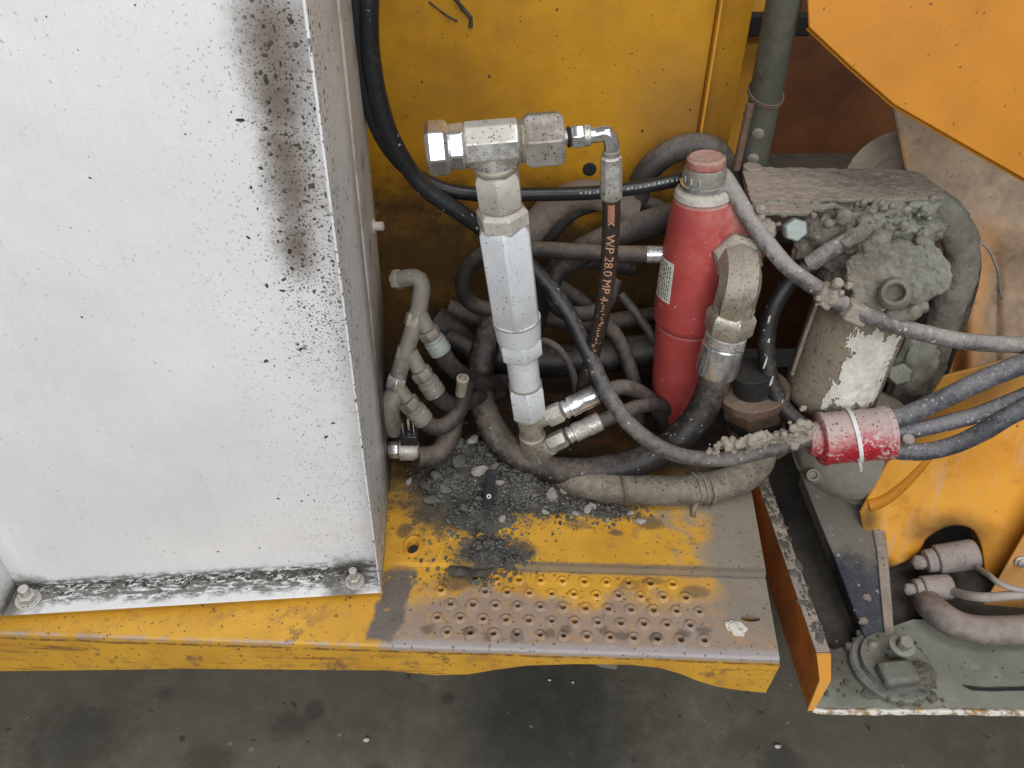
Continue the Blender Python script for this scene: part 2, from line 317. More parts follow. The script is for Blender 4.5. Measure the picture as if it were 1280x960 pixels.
c = n.mix(n.ss(n1, .3, .7), (.56, .285, .030), (.71, .385, .040))
streak = n.noise(1, 6, .65, n.vec((9, 60, 120)))                     # scuffs along the skirt
c = n.mix(n.m('MULTIPLY', n.ss(streak, .54, .70), n.ss(z, -.012, -.03)), c, (.24, .12, .035))
c = n.mix(n.m('MULTIPLY', n.ss(n.m('ADD', n3, n.m('MULTIPLY', w2, .5)), .52, .68), .55), c, (.33, .17, .055))
c = n.mix(n.m('MULTIPLY', n.ss(n.m('ADD', n.noise(15, 8, .7), n.m('MULTIPLY', w2, .4)), .60, .70), .7), c, (.20, .11, .05))
# tan dust film on the rear plate, towards its outer end
film = n.ss(n.m('ADD', A, n.m('ADD', n.m('MULTIPLY', w1, .45), n.m('ADD', n.m('MULTIPLY', w3, .35), n.m('MULTIPLY', w2, .15)))), -.13, -.02)
film = n.m('MULTIPLY', film, n.ss(z, -.012, -.004)); c = n.mix(n.m('MULTIPLY', film, .88), c, n.mix(n2, (.22, .18, .13), (.33, .28, .22)))
# tread worn to a grey-pink film from its front edge backwards
wear = n.ss(n.m('ADD', Bv, n.m('ADD', n.m('MULTIPLY', w1, .10), n.m('ADD', n.m('MULTIPLY', w3, .13), n.m('MULTIPLY', w2, .06)))), .105, .065)
wear = n.m('MULTIPLY', wear, n.ss(n.m('ADD', A, n.m('MULTIPLY', w3, .05)), -.53, -.50)); wear = n.m('MULTIPLY', wear, n.ss(z, -.010, -.003))
c = n.mix(n.m('MULTIPLY', wear, n.ss(n2, .30, .5, .62, .96)), c, n.mix(n3, (.25, .175, .13), (.36, .285, .24)))
grey = n.m('MULTIPLY', n.ss(n.m('ADD', A, n.m('MULTIPLY', w3, .06)), -.075, -.045), n.m('MULTIPLY', n.ss(Bv, .02, .06), n.ss(z, -.012, -.004))); c = n.mix(n.m('MULTIPLY', grey, .9), c, n.mix(n.m('ADD', n.m('MULTIPLY', n2, .5), n.m('MULTIPLY', n3, .5)), (.14, .115, .09), (.34, .295, .235)))
yl = n.m('MULTIPLY', n.blob(tuple(D(-.085, .115)), .03, .012, 1, .5, 40, .4), .9); c = n.mix(yl, c, (.58, .30, .05))
c = n.mix(n.m('MULTIPLY', n.m('MULTIPLY', n.ss(n.m('ADD', n.noise(34, 8, .75), n.m('MULTIPLY', w2, .5)), .55, .66), wear), .75), c, n.mix(n2, (.50, .26, .06), (.42, .24, .10)))
c = n.mix(n.m('MULTIPLY', n.m('MULTIPLY', n.ss(n.m('ADD', n.noise(28, 8, .7), n.m('MULTIPLY', w2, .5)), .57, .68), wear), .6), c, (.13, .10, .085))
# smooth grey-lilac rub along the nose of the step
nose = n.m('MULTIPLY', n.ss(n.m('ADD', Bv, n.m('MULTIPLY', w3, .02)), .016, .006), n.ss(n.m('ADD', z, n.m('MULTIPLY', w3, .012)), -.012, -.004))
nose = n.m('MULTIPLY', nose, n.ss(A, -.53, -.49)); c = n.mix(n.m('MULTIPLY', nose, .92), c, n.mix(n2, (.28, .255, .26), (.46, .42, .41)))
nl = n.m('MULTIPLY', n.m('MULTIPLY', n.ss(Bv, .006, .001), n.ss(z, -.010, -.003)), n.m('MULTIPLY', n.ss(A, -.5, -.54), n.ss(n2, .4, .6))); c = n.mix(n.m('MULTIPLY', nl, .8), c, (.36, .31, .29))
# dark line of grime along the fold and the joint of the raised plate
fold = n.m('MULTIPLY', n.ss(n.m('ABSOLUTE', n.m('ADD', n.m('ADD', z, .012), n.m('MULTIPLY', w1, .012))), .004, .001), n.m('MULTIPLY', n.ss(Bv, .004, .0), n.ss(n2, .35, .55))); c = n.mix(n.m('MULTIPLY', fold, .8), c, (.13, .065, .035))
jt = n.m('MULTIPLY', n.ss(n.m('ABSOLUTE', n.m('ADD', n.m('SUBTRACT', Bv, .131), n.m('MULTIPLY', w3, .010))), .010, .004), n.ss(n.m('ADD', A, n.m('MULTIPLY', w3, .04)), -.38, -.33)); c = n.mix(n.m('MULTIPLY', jt, .85), c, n.mix(n2, (.10, .09, .075), (.21, .18, .14)))
# dark mud
band = n.m('MULTIPLY', n.ss(n.m('ABSOLUTE', n.m('ADD', n.m('ADD', n.m('ADD', A, .52), n.m('MULTIPLY', Bv, -.12)), n.m('MULTIPLY', w3, .04))), .026, .018), n.m('MULTIPLY', n.ss(n.m('ADD', Bv, n.m('MULTIPLY', w3, .03)), .13, .115), n.ss(n.m('ADD', Bv, n.m('MULTIPLY', w3, .02)), .004, .012)))
c = n.mix(n.m('MULTIPLY', band, n.ss(n2, .3, .45)), c, n.mix(n.m('ADD', n.m('MULTIPLY', n2, .5), n.m('MULTIPLY', n3, .6)), (.035, .03, .026), (.24, .20, .175)))
def mudpatch(px, py, rx, ry, k=.92, wob=.5, ns=38):
    global c
    q = PZ(px, py, RAISE * .5)
    c = n.mix(n.m('MULTIPLY', n.blob(tuple(q), rx, ry, 1, wob * .9, ns, .4), n.ss(n.m('ADD', n2, n.m('MULTIPLY', n4, .5)), .50, .72, k, k * .72)), c, n.mix(n2, (.032, .029, .024), (.115, .105, .088)))
for a in ((600, 590, .16, .12), (570, 620, .085, .085), (750, 615, .12, .04), (620, 690, .052, .03), (590, 700, .035, .04), (655, 690, .02, .02), (760, 640, .055, .02), (545, 640, .03, .04), (575, 725, .035, .016), (700, 625, .09, .03), (812, 655, .022, .014), (700, 475, .25, .2), (540, 520, .12, .2), (505, 665, .012, .016), (770, 668, .012, .006), (720, 657, .02, .01, .7), (870, 738, .02, .010, .8), (815, 725, .02, .007, .7), (785, 730, .016, .008, .6)): mudpatch(*a)
for px in range(545, 900, 34):                                        # scuffed mud between the tread dimples
    c = n.mix(n.m('MULTIPLY', n.blob(tuple(PZ(px + 9 * math.sin(px), 792 + 5 * math.cos(px * 1.7), 0)), .010, .007, 1, .9, 90, .5), .65), c, (.085, .07, .062))
deep = n.ss(n.m('ADD', Bv, n.m('MULTIPLY', w1, .2)), .26, .36); c = n.mix(n.m('MULTIPLY', deep, .95), c, n.mix(n.ss(n3, .48, .66), (.020, .017, .013), (.10, .035, .014)))  # rear of deck darkened: recess shade painted in with soil and rust
c = n.mix(n.m('MULTIPLY', n.m('MULTIPLY', n.specks(120, .78, .24), n.ss(A, -.2, -.42)), .75), c, (.07, .05, .03))
c = n.mix(n.m('MULTIPLY', n.specks(190, .80, .3), .75), c, (.07, .055, .04))
M['deck'] = n.done(c, n.ss(n.m('ADD', wear, film), 0, 1, .42, .72), 0., n.m('ADD', n.m('MULTIPLY', n4, .4), n.m('ADD', n2, n.m('MULTIPLY', n3, .6))), .28, .0022)

deck = empty("machine_deck", DO, "yellow steel machine deck with a perforated step tread and worn front edge", "platform")
def cell(bm, a0, a1, b0, b1, ca, cb, ra, rb, z, k=4, depth=.012):
    """a rectangle of plate with an oval hole in it, the hole lined downwards"""
    out = []
    for i in range(k): out.append((a0 + (a1 - a0) * i / k, b0))
    for i in range(k): out.append((a1, b0 + (b1 - b0) * i / k))
    for i in range(k): out.append((a1 - (a1 - a0) * i / k, b1))
    for i in range(k): out.append((a0, b1 - (b1 - b0) * i / k))
    O = [bm.verts.new(D(a, b, z)) for a, b in out]; I = []; L = []
    for a, b in out:
        t = math.atan2((b - cb) / (b1 - b0), (a - ca) / (a1 - a0)); q = (ca + ra * math.cos(t), cb + rb * math.sin(t))
        I.append(bm.verts.new(D(*q, z))); L.append(bm.verts.new(D(*q, z - depth)))
    N = len(out)
    for i in range(N):
        j = (i + 1) % N; bm.faces.new((O[i], O[j], I[j], I[i])); bm.faces.new((I[i], I[j], L[j], L[i]))
def rect(bm, a0, a1, b0, b1, z): bm.faces.new([bm.verts.new(D(a, b, z)) for a, b in ((a0, b0), (a1, b0), (a1, b1), (a0, b1))])
def aright(b): return .0745 * b
AL = -1.25; A0 = -.4626; PIT = .0308; B0 = .0128; RP = .0218; BC = .1265
bm = B(); holes = []
FR = .004
for i in range(5):                                                    # rounded nose, then the strip in front of the holes
    t0, t1 = math.pi / 2 * i / 5, math.pi / 2 * (i + 1) / 5
    q = [(FR - FR * math.sin(t), -FR + FR * math.cos(t)) for t in (t0, t1)]
    bm.faces.new([bm.verts.new(D(a, *q[k])) for a, k in ((AL, 0), (0, 0), (0, 1), (AL, 1))])
bm.faces.new([bm.verts.new(D(a, b)) for a, b in ((AL, FR), (0, FR), (aright(B0), B0), (AL, B0))])
BT = B0 + 5 * RP; rect(bm, AL, A0, B0, BT, 0)
for k in range(5):
    b0 = B0 + k * RP; first = A0 + (PIT / 2 if k % 2 == 0 else 0)
    nh = 12
    for i in range(nh):
        a0 = first + i * PIT; skip = (k == 4 and (i < 1 or i > 10)) or (k == 3 and i == 1)
        if skip: rect(bm, a0, a0 + PIT, b0, b0 + RP, 0)
        else: cell(bm, a0, a0 + PIT, b0, b0 + RP, a0 + PIT / 2, b0 + RP / 2, .0042, .0042, 0); holes.append((a0 + PIT / 2, b0 + RP / 2))
    if k % 2 == 0: rect(bm, A0, A0 + PIT / 2, b0, b0 + RP, 0)
    else: rect(bm, A0 + nh * PIT, A0 + nh * PIT + PIT / 2, b0, b0 + RP, 0)
A1 = A0 + 12.5 * PIT; sa, sb = ab(PZ(938, 773, 0))
rect(bm, A1, sa - .02, B0, BT, 0); rect(bm, sa - .02, sa + .018, B0, sb - .012, 0); rect(bm, sa - .02, sa + .018, sb + .012, BT, 0)
cell(bm, sa - .02, sa + .018, sb - .012, sb + .012, sa, sb, .0135, .0052, 0)
bm.faces.new([bm.verts.new(D(a, b)) for a, b in ((sa + .018, B0), (aright(B0), B0), (aright(BT), BT), (sa + .018, BT))])
bm.faces.new([bm.verts.new(D(a, b)) for a, b in ((AL, BT), (aright(BT), BT), (aright(BC), BC), (AL, BC))])
# raised rear plate with a sloping front edge
bm.faces.new([bm.verts.new(D(a, b, zz)) for a, b, zz in ((AL, BC, -.003), (aright(BC), BC, -.003), (aright(BC + .004), BC + .004, RAISE), (AL, BC + .004, RAISE))])
oa, ob = ab(PZ(516, 683, RAISE)); bb = BC + .004; BB = .80
rect(bm, AL, oa - .03, bb, BB, RAISE); rect(bm, oa - .03, oa + .03, bb, ob - .0145, RAISE); rect(bm, oa - .03, oa + .03, ob + .0205, BB, RAISE)
cell(bm, oa - .03, oa + .03, ob - .0145, ob + .0205, oa, ob, .0085, .0130, RAISE)
bm.faces.new([bm.verts.new(D(a, b, RAISE)) for a, b in ((oa + .03, bb), (aright(bb), bb), (aright(BB), BB), (oa + .03, BB))])
obj("deck_plate", bm, 'deck', deck, 50)
# side of the deck
obj("side_skirt", prism(B(), [D(0, 0.004, -.004), D(aright(BB), BB, -.004), D(aright(BB), BB, -.12), D(.004, .06, -.12), D(0, .004, -.07)], DU * -.004), 'orange_dark', deck)
# front skirt: bottom line with the wide arch
bot = [(-140, 842), (0, 839), (240, 836), (480, 838), (545, 844), (585, 843), (620, 837), (660, 832), (720, 830), (790, 831), (825, 835), (850, 842), (872, 851), (895, 858), (925, 863), (957, 866)]
pb = [PL(a, b, DO, DW) for a, b in bot]
top = [D(0, 0, -.004), D(AL, 0, -.004)]
side = PL(975, 832, DO, DW)
pts = pb + [side] + top
obj("front_skirt", prism(B(), pts, DW * .006), 'deck', deck)
# raised dimples: one mesh, many copies
me0 = None
for i, (a, b) in enumerate(holes):
    if me0 is None:
        b0 = B(); lathe(b0, DO, (0, 0, 1), [(-.004, .0040), (.0018, .0039), (.0028, .0047), (.0027, .0058), (.0013, .0080), (.0002, .0098)], 16, caps=False)
        first = obj("tread_dimple", b0, 'deck', deck, 80); me0 = first
        d = first
    else:
        d = me0.copy(); COL.objects.link(d); d.parent = deck
    d.location = D(a, b, .0002) - DO; k = R.uniform(.88, 1.08); d.scale = (k, k, R.uniform(.75, 1.05))
# rim round the oval drain slot
path = [D(oa + .0118 * math.cos(t), ob + .0165 * math.sin(t), RAISE + .0008) for t in [i * 2 * math.pi / 28 for i in range(29)]]
obj("slot_rim", tube(B(), path, .0028, 8, smooth=False), 'yellow', deck)

# ================================================================== white cabinet
CO = V((-.179, .630, .010)); ca = math.radians(4.2); CU = V((math.cos(ca), math.sin(ca), 0)); CW = V((-math.sin(ca), math.cos(ca), 0)); CZ = V((0, 0, 1))
LEAN = .030
def Q(a, b, c): return CO + CU * (a + LEAN * c) + CW * b + CZ * c
WID = .505; LIP = .046; HT = .93; DEP = .185
n = NT("cabinet_white_paint")
p = n.new("ShaderNodeVectorMath"); p.operation = 'SUBTRACT'; n.link(n.pos, p.inputs[0]); p.inputs[1].default_value = CO
def dp(v):
    k = n.new("ShaderNodeVectorMath"); k.operation = 'DOT_PRODUCT'; n.link(p.outputs[0], k.inputs[0]); k.inputs[1].default_value = v; return k.outputs["Value"]
a, b, cz = dp(CU - CZ * LEAN), dp(CW), dp(CZ)
n1 = n.noise(6, 6, .6); n2 = n.noise(48, 8, .72); n3 = n.noise(160, 4, .7); run = n.noise(1, 6, .7, n.vec((70, 70, 5)))
w2 = n.m('SUBTRACT', n2, .5)
c = n.mix(n.ss(n1, .3, .7), (.69, .69, .695), (.755, .755, .755))
c = n.mix(n.m('MULTIPLY', n.ss(run, .56, .8), .28), c, (.52, .50, .47))
edge = n.ss(a, -.14, -.01); c = n.mix(n.m('MULTIPLY', n.m('MULTIPLY', edge, n.ss(n2, .45, .70)), .35), c, (.50, .45, .40))
fine = n.m('MULTIPLY', n.specks(330, .62, .33), n.ss(a, -.20, -.03, .12, .85)); c = n.mix(n.m('MULTIPLY', fine, .8), c, (.16, .14, .12))
fine2 = n.m('MULTIPLY', n.specks(150, .84, .22), n.ss(n1, .45, .62)); c = n.mix(n.m('MULTIPLY', fine2, .4), c, (.17, .16, .14))
fine3 = n.m('MULTIPLY', n.specks(260, .8, .3), n.ss(n.noise(9, 4, .6), .50, .62)); c = n.mix(n.m('MULTIPLY', fine3, .4), c, (.25, .23, .2))
fo = Q(0, LIP, 0)
for (px, py, rx, rz) in ((338, 40, .024, .04), (348, 125, .020, .035), (355, 190, .017, .024), (372, 310, .017, .03), (345, 85, .022, .05), (366, 240, .02, .04)):
    q = PL(px, py, fo, CW)
    c = n.mix(n.m('MULTIPLY', n.blob(tuple(q), rx * 1.25, 1, rz * 1.15, .25, 60, .95), .9 if rz < .045 else .45), c, n.mix(n2, (.085, .062, .044), (.21, .16, .12)))
smz = n.ss(a, -.085, -.045); smz = n.m('MULTIPLY', smz, n.ss(cz, .30, .42)); smz = n.m('MULTIPLY', smz, n.ss(a, -.002, -.014))
for sc_, th_, sz_, k_ in ((420, .25, .36, .85), (240, .55, .36, .9), (130, .80, .32, .9)): c = n.mix(n.m('MULTIPLY', n.m('MULTIPLY', n.specks(sc_, th_, sz_), smz), k_), c, (.055, .045, .038))
q = PL(440, 715, fo, CW); c = n.mix(n.m('MULTIPLY', n.blob(tuple(q), .035, .2, .03, .7, 50, .8), .85), c, (.085, .065, .045))
q = PL(30, 735, fo, CW); c = n.mix(n.m('MULTIPLY', n.blob(tuple(q), .035, .2, .026, .7, 50, .8), .85), c, (.10, .085, .065))
# mud lying in the bottom channel
ch = n.m('MULTIPLY', n.ss(n.m('ADD', b, n.m('MULTIPLY', w2, .05)), .004, .022), n.ss(n.m('ADD', cz, n.m('MULTIPLY', w2, .02)), .020, .006))
ch = n.m('MULTIPLY', ch, n.ss(n.noise(1, 7, .75, n.vec((60, 190, 190))), .43, .50)); c = n.mix(n.m('MULTIPLY', ch, .93), c, n.mix(n2, (.045, .042, .036), (.17, .16, .14)))
# rust-brown run and grime on the side plate
sd = n.m('MULTIPLY', n.ss(n.m('ADD', b, n.m('MULTIPLY', w2, .06)),   .12, .19), n.ss(a, -.004, -.002)); c = n.mix(n.m('MULTIPLY', sd, n.ss(cz, .80, .30, .12, .85)), c, n.mix(n2, (.14, .10, .07), (.27, .205, .16)))
sf = n.m('MULTIPLY', n.m('MULTIPLY', n.m('MAXIMUM', n.specks(150, .55, .36), n.specks(260, .5, .36)), n.ss(b, .075, .02)), n.ss(a, -.004, -.002)); c = n.mix(n.m('MULTIPLY', sf, .85), c, (.09, .085, .075))
low = n.m('MULTIPLY', n.m('MULTIPLY', n.ss(n.m('ADD', cz, n.m('MULTIPLY', w2, .15)), .2, .02), n.ss(b, .01, .06)), n.m('MULTIPLY', n.ss(n2, .38, .6), n.ss(a, -.004, -.002))); c = n.mix(n.m('MULTIPLY', low, .7), c, (.17, .165, .13))
M['cabinet'] = n.done(c, n.ss(n2, .2, .8, .36, .55), 0., n.m('ADD', n.m('MULTIPLY', n3, .3), n.m('ADD', n.m('MULTIPLY', n2, .4), n.m('ADD', n.m('MULTIPLY', run, 1.5), n.m('MULTIPLY', n.noise(4, 3, .5), 9.)))), .26, .003)
cab = empty("white_cabinet", CO, "tall white steel cabinet speckled with mud, standing bolted on the yellow deck", "cabinet")
def qbox(bm, a0, a1, b0, b1, c0, c1):
    v = [bm.verts.new(Q(a, b, c)) for a in (a0, a1) for b in (b0, b1) for c in (c0, c1)]
    for f in ((0, 1, 3, 2), (4, 6, 7, 5), (0, 4, 5, 1), (2, 3, 7, 6), (0, 2, 6, 4), (1, 5, 7, 3)): bm.faces.new([v[i] for i in f])
    return bm
T = .0028
obj("front_panel", qbox(B(), -WID + T, -T, LIP, LIP + T, T, HT), 'cabinet', cab, bevel=.0008)
obj("side_panel", qbox(B(), -T, 0, 0, DEP, 0, HT), 'cabinet', cab, bevel=.0010)
obj("side_panel", qbox(B(), -WID, -WID + T, 0, DEP, 0, HT), 'cabinet', cab, bevel=.0010)
obj("bottom_flange", qbox(B(), -WID + T + .0002, -T - .0002, 0.0006, DEP - .002, -.0004, T - .0006), 'cabinet', cab, bevel=.0008)
obj("top_panel", qbox(B(), -WID, 0, 0, DEP, HT + .0004, HT + T), 'cabinet', cab)
obj("back_panel", qbox(B(), -WID + T, -T - .0004, DEP - T, DEP - .0002, T, HT - .0004), 'cabinet', cab)
# housing behind the cabinet, its cream edge seen past the side plate
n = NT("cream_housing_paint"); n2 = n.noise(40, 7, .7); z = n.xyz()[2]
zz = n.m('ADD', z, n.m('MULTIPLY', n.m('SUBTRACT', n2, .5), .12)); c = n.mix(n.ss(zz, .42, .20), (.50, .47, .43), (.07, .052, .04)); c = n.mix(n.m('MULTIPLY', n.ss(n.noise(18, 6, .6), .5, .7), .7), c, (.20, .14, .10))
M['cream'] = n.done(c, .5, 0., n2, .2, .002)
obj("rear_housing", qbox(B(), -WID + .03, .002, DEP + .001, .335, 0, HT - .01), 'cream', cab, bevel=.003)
def bolt(parent, p, ax, r, mat='steel', stud=.012, name="bolt"):
    ax = V(ax).normalized(); p = V(p)
    o = obj(name, hexa(B(), p + ax * r * .42, p + ax * r * 1.3, r), mat, parent, bevel=.0006)
    obj("washer", lathe(B(), p, ax, [(0, r * 1.3), (r * .08, r * 1.36), (r * .2, r * 1.36), (r * .25, r * 1.2), (r * .27, r * 1.12), (r * .40, r * 1.12), (r * .415, r * .9)], 24), mat, o)
    if stud: obj("stud", cyl(B(), p + ax * r * 1.2, p + ax * (r * 1.3 + stud), r * .55, ch=.0008), mat, o)
    return o
bolt(cab, Q(-.038, .020, .003), (.05, -.1, 1), .0098, 'steel', .017); bolt(cab, Q(-WID + .028, .022, .003), (.2, -.1, 1), .0115, 'steel', .016)
pb_ = P(484, 283, .93); bolt(cab, V((Q(.002, .30, 0).x, .93, pb_.z)), (1, -.1, .06), .011, 'cream_steel', .012, "stud_bolt")
# thrown mud flecks, real little crusts on the paint
bm = B()
R = random.Random(21)
def fleck(o, u, v, nrm, s, el, ang):
    g = bmesh.ops.create_icosphere(bm, subdivisions=1, radius=1); ca_, sa_ = math.cos(ang), math.sin(ang)
    for w in g['verts']:
        k = 1 + .5 * mn.noise(w.co * 1.7 + o * 300)
        x_, y_, z_ = w.co.x * s * el * k, w.co.y * s * k, max(w.co.z, -.1) * s * .3
        w.co = o + u * (x_ * ca_ - y_ * sa_) + v * (x_ * sa_ + y_ * ca_) + nrm * z_
for i in range(210):
    px = 350 + R.gauss(0, 22) + 0; py = R.uniform(0, 370) if R.random() < .8 else R.uniform(370, 700)
    if py > 370: px += (py - 370) * .12
    if px > 374 + .125 * py: continue
    fleck(PL(px, py, fo, CW) - CW * .0001, CU, CZ, -CW, .0005 + .0019 * R.random() ** 4, 1 + 1.2 * R.random(), R.uniform(-.5, 2.6))
for i in range(60):
    fleck(PL(R.uniform(0, 440), R.uniform(0, 730), fo, CW) - CW * .0001, CU, CZ, -CW, .0003 + .0012 * R.random() ** 5, 1 + R.random(), R.uniform(0, 3.1))
for i in range(170):
    t = R.random(); px0 = 380 + 98 * t + 4 + abs(R.gauss(0, 18)) * (1 - .6 * t); fleck(PL(px0, t * 745, CO, (CU - CZ * LEAN).normalized()) + CU * .0001, CW, CZ, CU, .0005 + .0016 * R.random() ** 3, 1 + 1.5 * R.random(), R.uniform(.8, 2.2))
for i in range(420):
    t = R.random() ** .7; q = Q(-.03 - (WID - .05) * (1 - t), .046 - abs(R.gauss(0, .008)), .0025); fleck(q, CU, CW, CZ, .0007 + .002 * R.random() ** 2, 1.5, R.random())
obj("mud_flecks", bm, 'soil', cab, kind='stuff', label="dark dried mud flecks thrown on the white paint")

# ================================================================== yellow bulkhead behind
wy = 1.19
def wallp(px, py, y=wy): return P(px, py, y)
bulk = empty("yellow_bulkhead", P(680, 430, wy), "yellow painted steel bulkhead standing behind the hoses and fittings", "bulkhead")
xr = P(888, 60, wy).x
n = NT("bulkhead_paint_grime_and_shade"); n1 = n.noise(5, 6, .6); n2 = n.noise(36, 8, .7); xx, yy_, zz_ = n.xyz()
w1 = n.m('SUBTRACT', n1, .5); w2 = n.m('SUBTRACT', n2, .5)
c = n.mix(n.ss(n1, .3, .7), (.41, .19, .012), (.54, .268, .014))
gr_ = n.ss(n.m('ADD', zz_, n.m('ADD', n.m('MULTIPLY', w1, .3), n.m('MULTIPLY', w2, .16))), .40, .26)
c = n.mix(n.m('MULTIPLY', gr_, .93), c, n.mix(n2, (.022, .017, .011), (.10, .055, .025)))  # wall foot darkened: grime and the recess's shade painted together
sm_ = n.m('MULTIPLY', n.blob(tuple(P(560, 110, wy)), .12, 1, .07, .4, 10, .9), .35); c = n.mix(sm_, c, (.16, .075, .015))  # shade of the white cabinet painted on the wall as a brown patch
sm_ = n.m('MULTIPLY', n.blob(tuple(P(850, 150, wy)), .09, 1, .10, .4, 14, .9), .5); c = n.mix(sm_, c, (.17, .10, .045))
fm = n.ss(n.noise(14, 7, .7), .48, .72, 0, .4); c = n.mix(fm, c, (.27, .13, .025))
c = n.mix(n.m('MULTIPLY', n.specks(70, .88, .15), .85), c, (.035, .028, .02)); c = n.mix(n.m('MULTIPLY', n.specks(190, .9, .25), .6), c, (.05, .035, .02))
M['bulk'] = n.done(c, n.ss(n2, .2, .8, .38, .6), 0., n.m('ADD', n2, n.noise(150, 4, .6)), .12, .002, .25)
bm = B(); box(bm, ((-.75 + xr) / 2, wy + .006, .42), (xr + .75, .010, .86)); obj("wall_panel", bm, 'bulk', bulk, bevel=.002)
e0 = P(893, 0, wy); e1 = P(876, 215, wy)
obj("folded_lip", box(B(), (xr + .003, wy - .004, .42), (.004, .020, .86)), 'yellow', bulk, bevel=.0015)
xr2 = P(942, 0, wy + .03).x
obj("end_flange", box(B(), ((xr + .0075 + xr2) / 2, wy + .03, .42), (xr2 - xr - .008, .012, .86)), 'bulk', bulk, bevel=.002)
# dark scratch where a bracket was torn off
obj("grease_hole", lathe(B(), P(737, 212, wy) + V((0, .0015, 0)), (0, -1, 0), [(0, .012), (.0015, .011), (.002, .006), (.001, .005)], 20), 'dark', bulk)
bm = B(); tube(bm, [P(566, -8, wy) + V((0, -.001, 0)), P(578, 10, wy) + V((0, -.002, 0)), P(588, 22, wy) + V((0, -.001, 0)), P(588, 34, wy)], .003, 8, .5); tube(bm, [P(536, 2, wy), P(560, 20, wy) + V((0, -.001, 0)), P(572, 26, wy)], .0012, 6, .5)
obj("grease_smear", bm, 'soil', bulk)
# farther yellow frame, the hopper's shade painted into its colour
far = empty("rear_frame", P(1030, 190, 1.55), "deep orange machine frame, the shade under the hopper plate painted into its colour", "machine frame")
obj("frame_panel", box(B(), (.72, 1.56, .30), (1.0, .02, 1.1)), 'frame_shaded', far)
obj("cross_bar", box(B(), P(955, 30, 1.45), (.16, .03, .035)), 'dark', far, bevel=.003)
obj("upright", box(B(), (P(928, 60, 1.5).x, 1.5, .35), (.05, .05, .9)), 'yellow', far, bevel=.003)
obj("dusty_ledge", box(B(), (.62, 1.36, .255), (.55, .34, .03)), 'ledge', far, bevel=.004)

# ================================================================== pole with wire tie
pt, pbm = P(988, -40, 1.06), P(938, 215, 1.12)
pole = empty("grey_pole", pbm, "grey green steel pole tied with a wire, standing beside the yellow bulkhead", "pole")
obj("shaft", cyl(B(), pbm, pt, .0225), 'pole', pole)
d = (pt - pbm).normalized()
def onp(py):
    t = (215 - py) / 255; return pbm.lerp(pt, t)
x_, y_, _ = frame(d)
w = [onp(102) + (x_ * math.cos(t) + y_ * math.sin(t)) * .0245 + d * (.008 * math.cos(t + .6)) for t in [i * 2 * math.pi / 24 for i in range(25)]]
bm = B(); tube(bm, w, .0017, 6, smooth=False); tube(bm, [q - d * .006 + V((0, 0, .002)) for q in w], .0014, 6, smooth=False); tube(bm, at_px([(955, 102, 1.055), (951, 95, 1.05), (949, 86, 1.05)]), .0013, 6)
obj("wire_tie", bm, 'rust_steel', pole)
for py in (146, 182):
    q = onp(py); nrm = (CAM - q); nrm = (nrm - d * nrm.dot(d)).normalized(); obj("bolt", lathe(B(), q + nrm * .0205, nrm, [(0, .009), (.003, .009), (.0045, .006)], 12), 'dark_steel', pole)
rod = empty("rust_brown_rod", P(922, 205, 1.06), "thin rust brown rod leaning in front of the grey pole", "rod")
obj("rod_body", tube(B(), at_px([(920, 212, 1.06), (938, 130, 1.06)]), .0058, 10), 'rust_steel', rod)

# ================================================================== hopper plate, upper corner
n_ = [(1006, -70), (1011, 34), (1062, 82), (1118, 131), (1200, 178), (1284, 226), (1360, 268), (1420, -70)]
ho = P(1130, 130, .98); hn = V((-.16, -1, .30)).normalized()
hp = [PL(a, b, ho, hn) for a, b in n_]
hop = empty("hopper_plate", hp[3], "bright orange yellow hopper plate hanging in over the drum, lower edge slanting", "hopper")
obj("plate", prism(B(), hp, -hn * .006), 'orange', hop, bevel=.0015)
bm = B()
for k in range(1, 6):
    u, w_ = hp[k], hp[k + 1]; d_ = V((.45, 1, -.2)) * .04; bm.faces.new([bm.verts.new(q) for q in (u - hn * .007, w_ - hn * .007, w_ + d_, u + d_)])
bmesh.ops.remove_doubles(bm, verts=bm.verts, dist=1e-5); o = obj("folded_edge", bm, 'orange', hop); so = o.modifiers.new("sheet", 'SOLIDIFY'); so.thickness = .003

# ================================================================== drum and grey cone behind the filter
drum = empty("mixing_drum", P(1120, 240, 1.2), "big dusty grey brown drum shell and end disc with an orange rib, under the hopper", "drum")
dc = P(1122, 232, 1.22); dn = (CAM - dc).normalized(); dn = (dn + V((-.25, 0, .1))).normalized()
obj("end_disc", lathe(B(), dc, dn, [(-.05, .085), (-.006, .092), (0, .090), (.002, .08), (.001, .05), (.006, .045), (.007, .001)], 48), 'grey_drum', drum)
n = NT("drum_shell_dusty"); n1 = n.noise(7, 7, .65); n2 = n.noise(45, 8, .7); w_ = n.m('SUBTRACT', n2, .5)
c = n.mix(n.ss(n.m('ADD', n1, n.m('MULTIPLY', w_, .5)), .35, .65), (.25, .18, .12), (.42, .30, .20))
for a_, b_, d_, r1, r2, k_ in ((1216, 385, 1.08, .042, .085, .95), (1206, 470, 1.05, .045, .09, .95), (1225, 330, 1.09, .04, .06, .8), (1176, 500, 1.05, .03, .06, .6), (1120, 190, 1.22, .02, .03, .5)): c = n.mix(n.m('MULTIPLY', n.blob(tuple(P(a_, b_, d_)), r1, .2, r2, .25, 24, .9), k_), c, n.mix(n2, (.62, .22, .03), (.62, .36, .16)))
c = n.mix(n.ss(n.noise(20, 7, .7), .56, .72, 0, .7), c, (.13, .10, .08)); c = n.mix(n.m('MULTIPLY', n.specks(110, .8, .22), .7), c, (.09, .07, .055))
M['shell'] = n.done(c, .6, 0., n.m('ADD', n2, n1), .4, .003)
